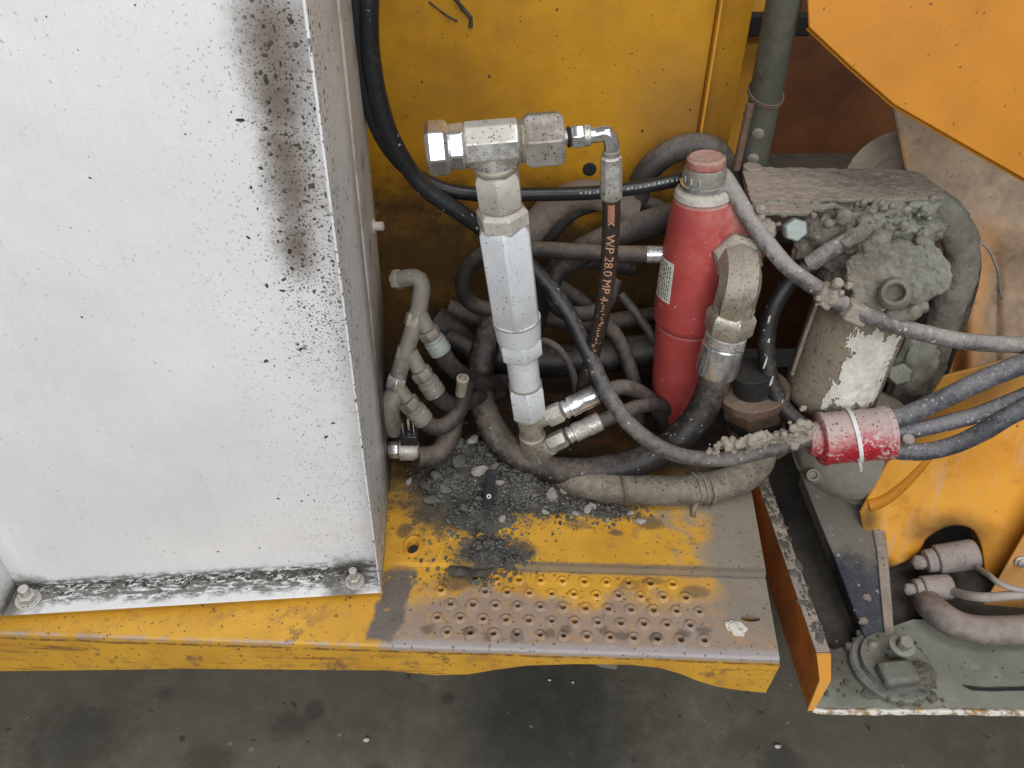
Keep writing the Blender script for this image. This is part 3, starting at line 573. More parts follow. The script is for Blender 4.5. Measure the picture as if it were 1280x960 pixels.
bm = B(); vs = {}; NU_, NV_ = 60, 60
def lerp_tab(t, tab):
    for (t0, v0), (t1, v1) in zip(tab, tab[1:]):
        if t <= t1: return v0 + (v1 - v0) * max(0, t - t0) / (t1 - t0)
    return tab[-1][1]
for i in range(NU_ + 1):
    for j in range(NV_ + 1):
        u, v = i / NU_, j / NV_; py = 120 + 470 * v; l = lerp_tab(py, ((120, 1112), (230, 1135), (330, 1158), (420, 1166), (590, 1150))); px = l + (1430 - l) * u
        top_ = 120 + max(0, px - 1112) * .56
        py = max(py, top_); lo = min(1, max(0, (py - 280) / 90.)); lo = lo * lo * (3 - 2 * lo)
        yy = 1.26 - .18 * v - .09 * u - .035 * math.exp(-((px - 1216) / 20.) ** 2) * lo - .016 * math.exp(-((px - 1178) / 8.) ** 2) * lo - (.014 / (1 + math.exp(-(px - 1250) / 1.5))) * lo - .05 * math.sin(math.pi * min(1, v * 1.2)) * (1 - lo)
        vs[i, j] = bm.verts.new(P(px, py, yy))
for i in range(NU_):
    for j in range(NV_): bm.faces.new((vs[i, j], vs[i + 1, j], vs[i + 1, j + 1], vs[i, j + 1]))
bmesh.ops.remove_doubles(bm, verts=bm.verts, dist=1e-5)
o = obj("drum_shell", bm, 'shell', drum, 60); so = o.modifiers.new("sheet", 'SOLIDIFY'); so.thickness = .004; so.offset = 0

# ================================================================== right-hand yellow body panels
body = empty("engine_frame", P(1190, 560, 1.0), "glossy orange yellow machine body panel under the three cables, shade and dirt painted round its notch", "machine body")
po = P(1190, 560, .825)
n = NT("orange_panel_shade_and_dirt"); n1 = n.noise(7, 6, .6); n2 = n.noise(40, 7, .7); sk = n.noise(1, 6, .65, n.vec((60, 12, 10)))
c = n.mix(n.ss(n1, .3, .7), (.66, .27, .025), (.80, .375, .050)); c = n.mix(n.ss(sk, .5, .75, 0, .5), c, (.60, .42, .28)); c = n.mix(n.ss(n.noise(16, 7, .7), .52, .72, 0, .6), c, (.40, .17, .03))
for a_, b_, r1, r2, k_ in ((1190, 668, .062, .036, .93), (1105, 712, .03, .02, .9), (1085, 650, .02, .03, .8), (1130, 480, .05, .08, .7), (1240, 470, .06, .05, .6)):
    c = n.mix(n.m('MULTIPLY', n.blob(tuple(PL(a_, b_, po, V((-.12, -1, .34)))), r1, .1, r2, .3, 20, .8), k_), c, n.mix(n2, (.03, .022, .016), (.10, .06, .03)))  # dark patches paint shading together with dirt, chiefly round the notch
c = n.mix(n.m('MULTIPLY', n.specks(80, .86, .14), .8), c, (.08, .05, .03))
M['body_orange'] = n.done(c, n.ss(n2, .2, .8, .28, .5), 0., n.m('ADD', n2, n1), .12, .002); pn = V((-.12, -1, .34)).normalized()
outl = [(1085, 700), (1098, 712), (1122, 706), (1148, 690), (1160, 672), (1186, 658), (1212, 660), (1226, 680), (1236, 722), (1264, 700), (1345, 600), (1345, 540), (1330, 430), (1180, 470), (1120, 560), (1075, 640)]
nsp = spline([PL(a, b, po, pn) for a, b in outl[:11]], .005)
obj("body_panel", prism(B(), nsp + [PL(a, b, po, pn) for a, b in outl[11:]], -pn * .006), 'body_orange', body, bevel=.0025)
lipp = nsp
bm = B()
for i in range(len(lipp) - 1):
    u, w_ = lipp[i], lipp[i + 1]; bm.faces.new([bm.verts.new(q) for q in (u, w_, w_ - pn * .045 + V((0, 0, .006)), u - pn * .045 + V((0, 0, .006)))])
obj("notch_lip", bm, 'body_orange', body)
sl = [(1082, 635), (1092, 638), (1118, 622), (1140, 598), (1138, 590), (1110, 606), (1086, 624)]
obj("pressed_rib", tube(B(), [PL(a, b, po, pn) - pn * .004 for a, b in ((1086, 632), (1104, 626), (1126, 610), (1150, 586), (1172, 560))], .012, 12, taper=.006), 'orange', body)
o2 = P(1250, 700, .745)
obj("corner_panel", prism(B(), [PL(a, b, o2, pn) + pn * .03 for a, b in ((1300, 600), (1213, 752), (1184, 764), (1186, 769), (1330, 773), (1330, 600))], -pn * .004), 'orange_dusty', body, bevel=.001)
q = PL(1263, 687, o2, pn) + pn * .031; obj("bolt", lathe(B(), q, pn, [(0, .0095), (.0035, .0095), (.004, .007), (.008, .0065), (.0085, .003)], 12), 'steel', body)
obj("back_shade_sheet", prism(B(), [P(1090, 330, 1.16), P(1330, 330, 1.16), P(1330, 780, 1.0), P(1000, 780, 1.0), P(990, 480, 1.1)], V((0, .01, 0))), 'dark', body)
wr = empty("loose_wire", P(1232, 312, 1.0), "thin dark wire end hanging loose beside the orange drum rib", "wire")
obj("wire_body", tube(B(), at_px([(1222, 300, 1.02), (1236, 312, 1.01), (1247, 338, 1.0), (1250, 362, 1.0), (1253, 374, 1.0)]), .0022, 6), 'dark_steel', wr)

# ================================================================== lower tray with upright flange
TZ = -.10
tray = empty("lower_tray", PZ(1013, 885, TZ), "grey green steel tray with an orange upright flange and white chipped front edge", "tray")
x0 = .404
f0 = PZ(1013, 885, TZ); f1 = PZ(1300, 888, TZ)
obj("tray_floor", prism(B(), [V((x0, f0.y, TZ)), V((.95, f1.y - .005, TZ)), V((.95, .664, TZ)), V((.60, .664, TZ)), V((.53, .640, TZ)), V((.47, .615, TZ)), V((x0, .606, TZ))], V((0, 0, -.006))), 'tray', tray, bevel=.002)
n = NT("chipped_white_edge"); n2 = n.noise(70, 7, .7); c = n.mix(n.ss(n2, .42, .56), (.30, .20, .10), (.66, .65, .60)); c = n.mix(n.ss(n.noise(30, 6, .6), .58, .64), c, (.60, .30, .04)); M['edge'] = n.done(c, .6, 0., n2, .6, .002)
obj("front_edge", tube(B(), [V((x0 + .004, f0.y - .001, TZ - .002)), V((x0 + .03, f0.y - .004, TZ - .002)), V((x0 + .2, f0.y - .0045, TZ - .002)), V((.95, f1.y - .009, TZ - .002))], .0045, 8, .25), 'edge', tray)
fy = f0.y
prof = [(fy, TZ), (fy + .004, TZ + .07), (fy + .03, TZ + .085), (1.3, TZ + .085), (1.3, TZ)]
obj("upright_flange", prism(B(), [V((x0 - .004, a, b)) for a, b in prof], V((.005, 0, 0))), 'orange_dark', tray, bevel=.001)
obj("flange_lip", prism(B(), [V((x0 - .0045, fy + .03, TZ + .0852)), V((x0 + .014, fy + .03, TZ + .0852)), V((x0 + .014, 1.3, TZ + .0852)), V((x0 - .0045, 1.3, TZ + .0852))], V((0, 0, .004))), 'plate', tray, bevel=.0012)
obj("flange_end", prism(B(), [V((x0 - .0045, fy - .001, TZ)), V((x0 - .0045, fy + .003, TZ + .07)), V((x0 - .0045, fy + .029, TZ + .0872)), V((x0 + .014, fy + .029, TZ + .0872)), V((x0 + .010, fy + .003, TZ + .07)), V((x0 + .004, fy - .001, TZ))], V((0, -.003, 0))), 'orange_dusty', tray)
bm = B()
for i in range(110):
    yy_ = fy + .04 + .45 * R.random(); crust(bm, V((x0 + R.uniform(-.002, .014), yy_, TZ + .088)), (.002 + .005 * R.random() ** 2, .003 + .008 * R.random() ** 2, .0015 + .002 * R.random()), i, 2)
for i in range(90): crust(bm, V((x0 + R.uniform(.006, .19), R.uniform(fy + .01, .63), TZ + .001)), (.002 + .006 * R.random() ** 3,) * 2 + (.0025,), i, 2)
obj("dried_mud", bm, 'mud_dark', tray, kind='stuff')
obj("slot_shade_sheet", prism(B(), [PZ(a, b, TZ + .0012) for a, b in ((1203, 857), (1215, 863), (1240, 864), (1330, 862), (1330, 858), (1230, 860))], V((0, 0, .0012))), 'dark', tray)
obj("shade_pan", prism(B(), [V((x0 + .03, .612, -.115)), V((.95, .612, -.115)), V((.95, 1.3, -.115)), V((x0 + .012, 1.3, -.115)), V((x0 + .012, .70, -.115))], V((0, 0, -.01))), 'shade_pan', tray)  # dark pan added under the tray opening, its colour standing in for shade
# round mounting boss and bolt on the tray
boss = empty("mounting_boss", PZ(1118, 858, TZ), "round dusty grey mounting boss with bolt, on the tray under the blue arm", "mount")
bc = PZ(1112, 835, TZ + .001); obj("base_disc", lathe(B(), bc, (0, 0, 1), [(0, .056), (.008, .056), (.011, .053), (.011, .046), (.02, .044), (.021, .0)], 40), 'grimy_grey', boss)
obj("foot_block", box(B(), PZ(1122, 842, TZ + .028), (.05, .034, .020), Matrix.Rotation(.1, 3, 'Z')), 'grimy_grey', boss, bevel=.006)
bq = PZ(1128, 806, TZ + .05); obj("bolt", hexa(B(), bq, bq + V((0, -.004, .016)), .010), 'dark_steel', boss, bevel=.0008)
obj("washer", lathe(B(), bq - V((0, 0, .004)), (0, 0, 1), [(0, .017), (.003, .017), (.004, .015)], 24), 'green_grey', boss)
bq = PZ(1152, 845, TZ + .02); bm = B(); crust(bm, bq, (.018, .02, .012), 5)
for i in range(40): t = R.uniform(0, 6.28); rr_ = R.uniform(.02, .06); crust(bm, bc + V((math.cos(t) * rr_, math.sin(t) * rr_, .016 - rr_ * .2)), (.003 + .009 * R.random() ** 2,) * 2 + (.005,), i, 2)
obj("mud_crust", bm, 'mud_dark', boss, kind='stuff', fuse=.0016)
# blue black arm
arm = empty("blue_arm", P(1050, 640, .80), "blue black steel arm with pale worn bolt heads, sloping down onto the tray", "arm")
aL = [(1000, 590, .88), (1022, 645, .81), (1040, 690, .75), (1068, 765, .655), (1090, 822, .60)]; aR = [(1066, 606, .88), (1088, 648, .81), (1096, 690, .75), (1103, 765, .655), (1108, 818, .60)]
bm = B(); prev = None
for l, r in zip(aL, aR):
    pl, pr = P(*l), P(*r); cur = [bm.verts.new(q) for q in (pl, pr, pr + V((.014, .01, -.03)), pl + V((.014, .02, -.05)))]
    if prev:
        for i in range(4): bm.faces.new((prev[i], prev[(i + 1) % 4], cur[(i + 1) % 4], cur[i]))
    else: bm.faces.new(cur)
    prev = cur
bm.faces.new(prev); obj("arm_plate", bm, 'blue_black', arm, bevel=.002)
bm = B(); prev = None
for r, wd in zip(aR, (8, 16, 13, 12, 10)):
    pl = P(r[0] - 1, r[1], r[2]) + V((0, -.002, .004)); pr = P(r[0] + wd, r[1], r[2]) + V((0, -.002, .002)); cur = [bm.verts.new(q) for q in (pl, pr, pr + V((0, .01, -.03)), pl + V((0, .01, -.03)))]
    if prev:
        for i in range(4): bm.faces.new((prev[i], prev[(i + 1) % 4], cur[(i + 1) % 4], cur[i]))
    else: bm.faces.new(cur)
    prev = cur
bm.faces.new(prev); obj("edge_strip", bm, 'plate', arm, bevel=.0015)
for i, (px, py, yy, r) in enumerate(((1077, 694, .752, .009), (1079, 716, .722, .009), (1083, 748, .678, .0085), (1079, 776, .640, .007), (1091, 806, .606, .007))):
    q = P(px, py, yy); nr = (CAM - q).normalized(); obj("bolt_head", lump(B(), q, (r, r * .8, r * .9), i, .35, 2), 'plate', arm)

# ================================================================== motor cover
mc = P(1068, 553, .885); mo = empty("motor_cover", mc, "round grey motor cover with two bolt lugs below the red connector", "motor")
ax = (CAM - mc).normalized(); ax = (ax + V((-.05, 0, .15))).normalized(); r = 72 * sc(mc)
obj("housing", lathe(B(), mc, ax, [(-.09, r * .8), (-.03, r), (-.012, r), (0, r * .97), (.014, r * .88), (.026, r * .68), (.034, r * .38), (.036, .001)], 48), 'motor', mo)
obj("rim_band", lathe(B(), mc, ax, [(-.05, r * 1.0), (-.046, r * 1.06), (-.034, r * 1.06), (-.030, r)], 48, caps=False), 'motor', mo)
for px, py in ((1081, 597), (1017, 594)):
    q = P(px, py, .852); obj("bolt_lug", lathe(B(), q - ax * .012, ax, [(0, .013), (.014, .012), (.018, .010), (.018, .0065), (.012, .006), (.012, .001)], 20), 'motor', mo)

# ================================================================== hoses, back layer first
hose("wide dusty brown hose arching up behind the red cylinder cap", [(796, 246, 1.12), (808, 215, 1.12), (838, 190, 1.12), (872, 182, 1.12), (900, 196, 1.12), (915, 240, 1.12), (920, 300, 1.12)], .019, 'rubber_grey')
hose("thick dusty hose slanting up toward the red cylinder behind the printed hose", [(852, 268, 1.08), (800, 283, 1.085), (745, 305, 1.09), (700, 335, 1.09), (672, 380, 1.09), (660, 440, 1.09)], .0225, 'rubber_dusty')
hose("dark hose coil lying in the shadow behind the grey valve column", [(770, 350, 1.06), (752, 385, 1.03), (712, 392, 1.01), (690, 372, 1.03), (700, 338, 1.07), (740, 325, 1.10), (790, 335, 1.12)], .013, 'rubber_dusty')
hose("thin grey tube leaning against the shaded side of the red cylinder", [(776, 368, 1.06), (800, 398, 1.03), (822, 432, 1.01), (836, 470, 1.0)], .0075, 'rubber_grey', "tube", "grey_tube")
hose("thin brown hose curving down right of the grey valve column's foot", [(664, 424, 1.0), (690, 430, .99), (710, 452, .98), (719, 485, .97), (716, 530, .96)], .0062, 'rubber_grey')
hose("short tan hose bent over between the valve outlets and red cylinder", [(748, 493, .905), (778, 484, .92), (806, 494, .94), (828, 520, .95), (838, 556, .95)], .0125, 'rubber_grey')
hose("black hose drooping in the dark behind the box side fittings", [(560, 420, 1.05), (590, 440, 1.03), (606, 480, .99), (614, 520, .95), (625, 560, .90)], .014, 'rubber_dusty')
hose("dark hose ending in shadow against the foot of the bulkhead", [(540, 400, 1.1), (600, 440, 1.08), (700, 450, 1.07), (790, 440, 1.07), (900, 430, 1.06)], .03, 'rubber')
hose("dusty brown hose bowed behind the printed hose, upper of the tangle", [(680, 300, 1.12), (720, 262, 1.125), (775, 252, 1.13), (826, 262, 1.13), (850, 300, 1.13), (846, 350, 1.12)], .0135, 'rubber_dusty', wob=.04)
hose("grey hose drooping from the tangle toward the big black loop", [(690, 352, 1.07), (730, 380, 1.06), (770, 420, 1.04), (790, 470, 1.01), (800, 530, .97)], .0125, 'rubber_dusty', wob=.04)
hose("dark brown hose running low across the back of the tangle", [(560, 385, 1.12), (610, 402, 1.11), (670, 396, 1.11), (740, 404, 1.11), (830, 392, 1.12)], .0155, 'rubber_dusty', wob=.04)
# horizontal hose into the red head
e, pts = hose("horizontal dusty hose with silver end sleeve entering the red cylinder's side", [(812, 318, 1.0), (760, 317, 1.005), (690, 313, 1.01), (636, 311, 1.02), (598, 322, 1.03), (579, 350, 1.03), (588, 378, 1.03), (622, 388, 1.03), (660, 380, 1.03)], .0128, 'rubber_dusty')
obj("end_sleeve", cyl(B(), P(808, 318, 1.0), P(838, 318, .995), .0132), 'bright', e)
# large black hose looping round
bigp = [(897, 458, .875), (888, 490, .868), (868, 528, .855), (830, 562, .84), (780, 582, .834), (720, 590, .84), (668, 580, .865), (628, 552, .90), (606, 512, .945), (600, 470, .985), (610, 425, 1.02), (632, 370, 1.045), (652, 310, 1.065), (688, 262, 1.08), (735, 243, 1.09), (790, 262, 1.11)]
big, bp = hose("thick black hose looping from the steel elbow round the valve column's foot", bigp, .0225, 'rubber_big', wob=.03, seg=24)

# thin long hoses from above
LEVEL, _ = hose("black hose running down from the top, then level across the yellow bulkhead", [(446, -40, .93), (444, 30, .93), (452, 95, .94), (474, 165, .95), (508, 210, .96), (552, 235, .965), (600, 243, .97), (660, 243, .985), (740, 241, 1.0), (800, 234, 1.01), (850, 224, 1.02), (880, 216, 1.04), (905, 215, 1.06)], .0098, 'rubber_clean')
hose("long grey black hose sagging from the top across to the red connector", [(464, -40, .93), (461, 30, .93), (468, 100, .935), (489, 172, .94), (528, 232, .945), (575, 265, .95), (622, 300, .95), (668, 338, .94), (706, 384, .92), (735, 440, .88), (758, 490, .84), (792, 535, .805), (840, 566, .79), (900, 574, .79), (960, 562, .785), (1012, 548, .785)], .0115, 'rubber_long', wob=.03)
bm = B()
for i in range(130):
    t = R.random() ** .7; px = 880 + 130 * t; py = 566 - 22 * t + R.gauss(0, 4) - 3; crust(bm, P(px, py, .783 + R.uniform(-.004, .006)), .002 + .005 * R.random() ** 2 + .002 * t, i, 3)
for i in range(22): crust(bm, P(998 + R.gauss(0, 8), 541 + R.gauss(0, 8), .778 + R.uniform(-.005, .005)), R.uniform(.003, .007), i + 50, 3)
tag(obj("cement_crust", bm, 'mud_tan', kind='stuff', fuse=.0014, loc=P(980, 552, .785)), "crumbly pale cement crust caked on the hose left of the red connector", "cement crust")

bm = B(); pxx = 726
while pxx < 852:
    w__ = R.uniform(1.5, 4); py_ = 241 - max(0, pxx - 740) * .115 - max(0, pxx - 800) * .10; q = P(pxx, py_ + R.uniform(-.5, .5), .998 + (pxx - 740) * .00018); nz = (CAM - q).normalized()
    if not 748 < pxx < 782: box(bm, q + nz * .0092, (w__ * .001, .0008, R.uniform(.0025, .0045)))
    pxx += w__ + R.uniform(1, 3.5)
obj("worn_white_print", bm, 'ink_white', LEVEL)
# ================================================================== red filter cylinder
rb, rt = P(854, 512, .985), P(883, 196, .985); ra = (rt - rb); L = ra.length; ra.normalize()
red = empty("red_filter_cylinder", rb, "red pressure filter cylinder with a faded red cap and white sticker", "filter")
Rr = 46 * sc(P(850, 400, .985))
def rp(px, py): return rb.lerp(rt, (512 - py) / 316.)
L1 = (rp(0, 380) - rb).length; L2 = (rp(0, 262) - rb).length; L3 = (rp(0, 236) - rb).length; LT = L
obj("filter_bowl", lathe(B(), rb, ra, [(-.012, Rr * .6), (-.006, Rr * .9), (0, Rr * .96), (.006, Rr * .97), (L1 - .004, Rr * .955), (L1, Rr * .90)], 56), 'red', red)
def atL(py): return (rp(0, py) - rb).length
obj("filter_head", lathe(B(), rb, ra, [(L1 - .001, Rr * .95), (L1 + .003, Rr * 1.0), (L1 + .012, Rr * 1.03), (atL(345), Rr * .99), (atL(300), Rr * .90), (atL(268), Rr * .80), (atL(252), Rr * .76), (L3 - .003, Rr * .70), (L3 + .002, Rr * .60)], 56), 'red', red)
obj("dust_collar", lathe(B(), rb, ra, [(L3 - .004, Rr * .60), (L3 + .003, Rr * .70), (L3 + .010, Rr * .66), (L3 + .014, Rr * .52)], 40), 'cream_steel', red)
obj("neck_ring", lathe(B(), rb, ra, [(L3 + .012, Rr * .50), (L3 + .016, Rr * .56), (L3 + .022, Rr * .56), (L3 + .024, Rr * .46)], 36), 'bright', red)
obj("indicator_band", lathe(B(), rb, ra, [(L3 + .022, Rr * .44), (L3 + .024, Rr * .50), (LT - .016, Rr * .50), (LT - .012, Rr * .46)], 36), 'dark_steel', red)
for k in range(7):
    t = -2.7 + k * .45; x_, y_, _ = frame(ra); dv = x_ * math.cos(t) + y_ * math.sin(t)
    q = rb + ra * (L3 + .031) + dv * Rr * .49; obj("indicator_mark", box(B(), q, (.007, .003, .009), ra.to_track_quat('Z', 'Y').to_matrix()), 'teal_steel', red, bevel=.001)
obj("cap", lathe(B(), rb, ra, [(LT - .014, Rr * .42), (LT - .010, Rr * .47), (LT - .002, Rr * .45), (LT + .001, Rr * .38), (LT - .0005, Rr * .30), (LT + .001, .001)], 36), 'red_cap', red)
# port boss on the camera side, for the elbow
q0 = P(925, 318, .965); q1 = P(925, 330, .905)
obj("port_boss", cyl(B(), P(915, 318, .985), P(924, 324, .925), .034, .031, 32, .003), 'red', red)
obj("port_shoulder", lump(B(), P(910, 300, .985), (.060, .046, .056), 2, .05, 4), 'red', red)
obj("rear_port", cyl(B(), P(895, 272, .985), P(962, 296, .975), .043, .024, 32, .003), 'red', red)
# sticker wrapped round the head
def wrap_axis(bm, o, ax, pts2, lift, t0):
    x_, y_, a_ = frame(ax); return [bm.verts.new(o + a_ * (t0 + v) + (x_ * math.cos(u) + y_ * math.sin(u)) * (Rr * (.992 - .090 * v / th) + lift)) for u, v in pts2]
def toward(o, ax):
    x_, y_, a_ = frame(ax); d = CAM - o; return math.atan2(d.dot(y_), d.dot(x_))
cang = toward(rp(0, 320), ra)
x_, y_, _ = frame(ra); sgn = 1 if (x_ * math.cos(cang + .5) + y_ * math.sin(cang + .5)).x < (x_ * math.cos(cang) + y_ * math.sin(cang)).x else -1
bm = B(); u0, u1, N = cang + sgn * .62, cang + sgn * 1.28, 8; tl = (rp(0, 342) - rb).length; th = (rp(0, 296) - rb).length - tl
for i in range(N):
    ua, ub = u0 + (u1 - u0) * i / N, u0 + (u1 - u0) * (i + 1) / N
    bm.faces.new(wrap_axis(bm, rb, ra, [(ua, 0), (ub, 0), (ub, th), (ua, th)], .0009, tl))
stk = obj("sticker", bm, 'label', red)
bm = B()
for k in range(7):
    uu = u0 + (u1 - u0) * (.14 + .12 * k); v = 0.004
    while v < th - .006:
        ln = R.uniform(.002, .007); bm.faces.new(wrap_axis(bm, rb, ra, [(uu, v), (uu + sgn * .028, v), (uu + sgn * .028, min(v + ln, th - .003)), (uu, min(v + ln, th - .003))], .0012, tl)); v += ln + R.uniform(.0015, .003)
obj("sticker_print", bm, 'plastic_black', stk)
bm = B()
for i in range(26): crust(bm, P(952 + R.gauss(0, 9), 282 + R.gauss(0, 8), .940 + R.uniform(-.005, .01)), .003 + .005 * R.random(), i, 3)
obj("cement_crust", bm, 'mud_tan', red, kind='stuff', fuse=.0013, crag=.004)

# steel elbow on the red cylinder -> large hose
el = empty("steel_elbow_fitting", P(925, 335, .91), "large steel elbow with hex nut and sleeve, between red cylinder and thick hose", "pipe fitting")
E0, E1, E2, E3 = P(922, 322, .935), P(926, 330, .885), P(917, 385, .885), P(897, 458, .877)
obj("port_nut", hexa(B(), P(921, 318, .945), P(923, 325, .922), 0.0360, .2), 'tan_steel', el, bevel=.001)
bm = B(); rE = 26 * sc(P(920, 360, .885)); tube(bm, [P(921, 322, .94), P(924, 332, .912), P(926, 344, .892), P(924, 360, .883), P(920, 374, .881), P(917, 387, .882)], rE, 8, step=.012); obj("elbow_body", bm, 'tan_steel', el, 30, bevel=.0035)
dn_ = (E3 - E2).normalized(); 
obj("collar", cyl(B(), E2 - dn_ * .004, E2 + dn_ * .006, rE * 1.02), 'tan_steel', el)
obj("hex_nut", hexa(B(), E2 + dn_ * .004, E2 + dn_ * .040, rE * 1.24, .1), 'tan_steel', el, bevel=.0012)
obj("sleeve_ring", cyl(B(), E2 + dn_ * .041, E2 + dn_ * .056, rE * 1.03), 'steel', el)
obj("sleeve", lathe(B(), E2 + dn_ * .057, dn_, [(0, rE * .98), (.002, rE * 1.06), (.045, rE * 1.08), (.05, rE * 1.03), (.051, rE * .9)], 36), 'bright', el)

# ================================================================== grey valve column
VA, VB = P(616, 180, .855), P(669, 572, .872)
def vp(py, dx=0): 
    t = (py - 180) / 392.; return P(616 + 53 * t + dx, py, .855 + .017 * t)
vd = (VB - VA).normalized()
val = empty("valve_column", VB, "tall pale grey hydraulic valve column with a tee fitting on top", "valve")
def seg_(name, kind, y0, y1, w, mat, bev=.001, w2=None, ph=.25):
    p0, p1 = vp(y0), vp(y1); r = w / 2 * sc((p0 + p1) / 2)
    if kind == 'hex': return obj(name, hexa(B(), p0, p1, r, ph), mat, val, bevel=bev)
    return obj(name, cyl(B(), p0, p1, r, None if w2 is None else w2 / 2 * sc(p1)), mat, val)
seg_("branch_neck", 'cyl', 190, 222, 50, 'steel'); seg_("neck_ring", 'cyl', 206, 211, 56, 'tan_steel')
seg_("hex_nut", 'hex', 214, 258, 62, 'cream_steel', .0012, ph=.0)
seg_("collar", 'cyl', 255, 262, 50, 'tan_steel'); seg_("collar_nut", 'hex', 259, 284, 68, 'cream_steel', .0012, ph=.3)
seg_("valve_body", 'hex', 279, 400, 68, 'valve', .0018, ph=.0)
seg_("body_ring", 'cyl', 396, 421, 60, 'valve', w2=56); seg_("lower_nut", 'hex', 419, 443, 58, 'valve', .0012, ph=.2)
seg_("tail_tube", 'cyl', 440, 486, 40, 'valve', w2=38); seg_("tail_nut", 'hex', 480, 518, 47, 'valve', .001, ph=.1)
seg_("tail_taper", 'cyl', 514, 548, 36, 'tan_steel', w2=27); seg_("elbow_nut", 'cyl', 543, 566, 33, 'tan_steel')
for py, w_ in ((212, 52), (257, 52), (285, 62), (398, 62), (442, 44), (480, 42), (519, 37)): seg_("seam_ring", 'cyl', py - 1.2, py + 1.2, w_, 'dark_steel')
# tee on top
ta, tb = P(536, 186, .85), P(704, 172, .86); td = (tb - ta).normalized()
def tp(px): return ta.lerp(tb, (px - 536) / 168.)
s_ = sc(P(620, 180, .855))
obj("tee_block", lathe(B(), tp(581), td, [(0, 27 * s_), (.002, 29 * s_), ((tp(648) - tp(581)).length - .002, 29 * s_), ((tp(648) - tp(581)).length, 27 * s_)], 8, math.pi / 8), 'steel', val, bevel=.002)
obj("plug_cone", lathe(B(), tp(558), td, [(0, 22 * s_), (.004, 28 * s_), (.020, 29 * s_), (.0215, 26 * s_)], 6, .95), 'bright', val, bevel=.002)
obj("plug_hex", hexa(B(), tp(533), tp(562), 34 * s_, .95), 'bright', val, bevel=.0015)
obj("tee_gap_ring", cyl(B(), tp(576), tp(584), 25 * s_), 'dark_steel', val)
obj("tee_ring", lathe(B(), tp(646), td, [(0, 25 * s_), (.002, 28 * s_), (.003, 25 * s_), (.005, 28 * s_), (.006, 25 * s_), (.009, 27 * s_)], 32), 'tan_steel', val)
obj("large_hex_nut", hexa(B(), tp(655), tp(704), 36 * s_, .28), 'steel_brown', val, bevel=.0015)
# outlets at the foot
def outlet(label_, q0, q1, q2, q3, r):
    f = V(q0); obj("outlet_stub", cyl(B(), q0, q1, r * .68), 'tan_steel', val); obj("outlet_nut", hexa(B(), q1, V(q1).lerp(V(q2), .95), r * 1.03), 'steel', val, bevel=.0008); obj("outlet_sleeve", ferrule(B(), q2, q3, r), 'steel' if label_ else 'bright', val)
outlet(0, vp(532), P(684, 522, .862), P(704, 513, .86), P(746, 492, .872), .0158)
outlet(1, vp(560), P(687, 556, .862), P(709, 545, .862), P(751, 526, .875), .0150)
obj("foot_elbow", tube(B(), [vp(556), vp(566), P(672, 570, .868), P(688, 557, .862)], .0155, 16), 'tan_steel', val)
hose("tan hose leaving the lower sleeve of the valve foot toward the red cylinder", [(748, 528, .874), (775, 517, .885), (800, 508, .91), (825, 506, .94), (850, 520, .96)], .0118, 'rubber_grey')

# ================================================================== printed hose with its elbow end
wp = [(764, 240, .862), (764, 280, .863), (760, 340, .866), (752, 395, .872), (740, 445, .885), (729, 485, .905), (722, 530, .94)]
wh, wpts = hose("thin black hose with a copper print line, hanging from the tee fitting", wp, .0112, 'rubber_brown', name="printed_hose", seg=20)
qf0, qf1 = P(764, 194, .861), P(764, 248, .862)
obj("end_sleeve", lathe(B(), qf0, qf1 - qf0, [(0, .010), (.002, .0128), (.05, .0135), (.055, .0125), ((qf1 - qf0).length, .0115)], 10), 'steel', wh, 15, bevel=.0008)
obj("sleeve_ring", cyl(B(), P(764, 188, .861), P(764, 195, .861), .0105), 'dark_steel', wh)
obj("bent_pipe", tube(B(), [tp(736), tp(748), P(758, 166, .861), P(764, 178, .861), P(764, 192, .861)], .0088, 16), 'bright', wh)
obj("stub", cyl(B(), tp(703), tp(714), 9 * s_), 'steel', wh); obj("gasket", cyl(B(), tp(709), tp(713), 13 * s_), 'dark', wh)
obj("swivel_nut", hexa(B(), tp(713), tp(730), 15 * s_), 'bright', wh, bevel=.0008); obj("swivel_collar", cyl(B(), tp(729), tp(738), 13 * s_), 'steel', wh)
path = spline(wpts); fr = frames(path)
acc = [0]
for i in range(1, len(path)): acc.append(acc[-1] + (path[i] - path[i - 1]).length)
def on_hose(s, u, rad):
    """point at arc length s, u metres across the side facing the photographer"""
    i = max(j for j in range(len(acc)) if acc[j] <= max(s, 0)); i = min(i, len(path) - 2); f = (s - acc[i]) / (acc[i + 1] - acc[i])
    p = path[i].lerp(path[i + 1], f); t = (path[i + 1] - path[i]).normalized(); nz = CAM - p; nz = (nz - t * nz.dot(t)).normalized(); side = nz.cross(t) * -1
    if side.x < 0: side = -side
    a = u / rad; return p + nz * (math.cos(a) * rad) + side * (math.sin(a) * rad)
def text_mesh(s):
    cu = bpy.data.curves.new("t", 'FONT'); cu.body = s; cu.size = 1; o = bpy.data.objects.new("t", cu); COL.objects.link(o)
    dg = bpy.context.evaluated_depsgraph_get(); dg.update(); me = bpy.data.meshes.new_from_object(o.evaluated_get(dg)); bpy.data.objects.remove(o); bpy.data.curves.remove(cu); return me
me = text_mesh("WP 28.0 MP 4"); bm = B(); bm.from_mesh(me); bpy.data.meshes.remove(me); bmesh.ops.subdivide_edges(bm, edges=bm.edges[:], cuts=1)
start = (P(763, 288, .863) - path[0]).length; H_ = .0165
for v in bm.verts: v.co = on_hose(start + v.co.x * H_ * 1.05, (v.co.y - .35) * H_, .0116)
obj("printed_text", bm, 'ink', wh)
bm = B(); s0, s1 = .012, .036
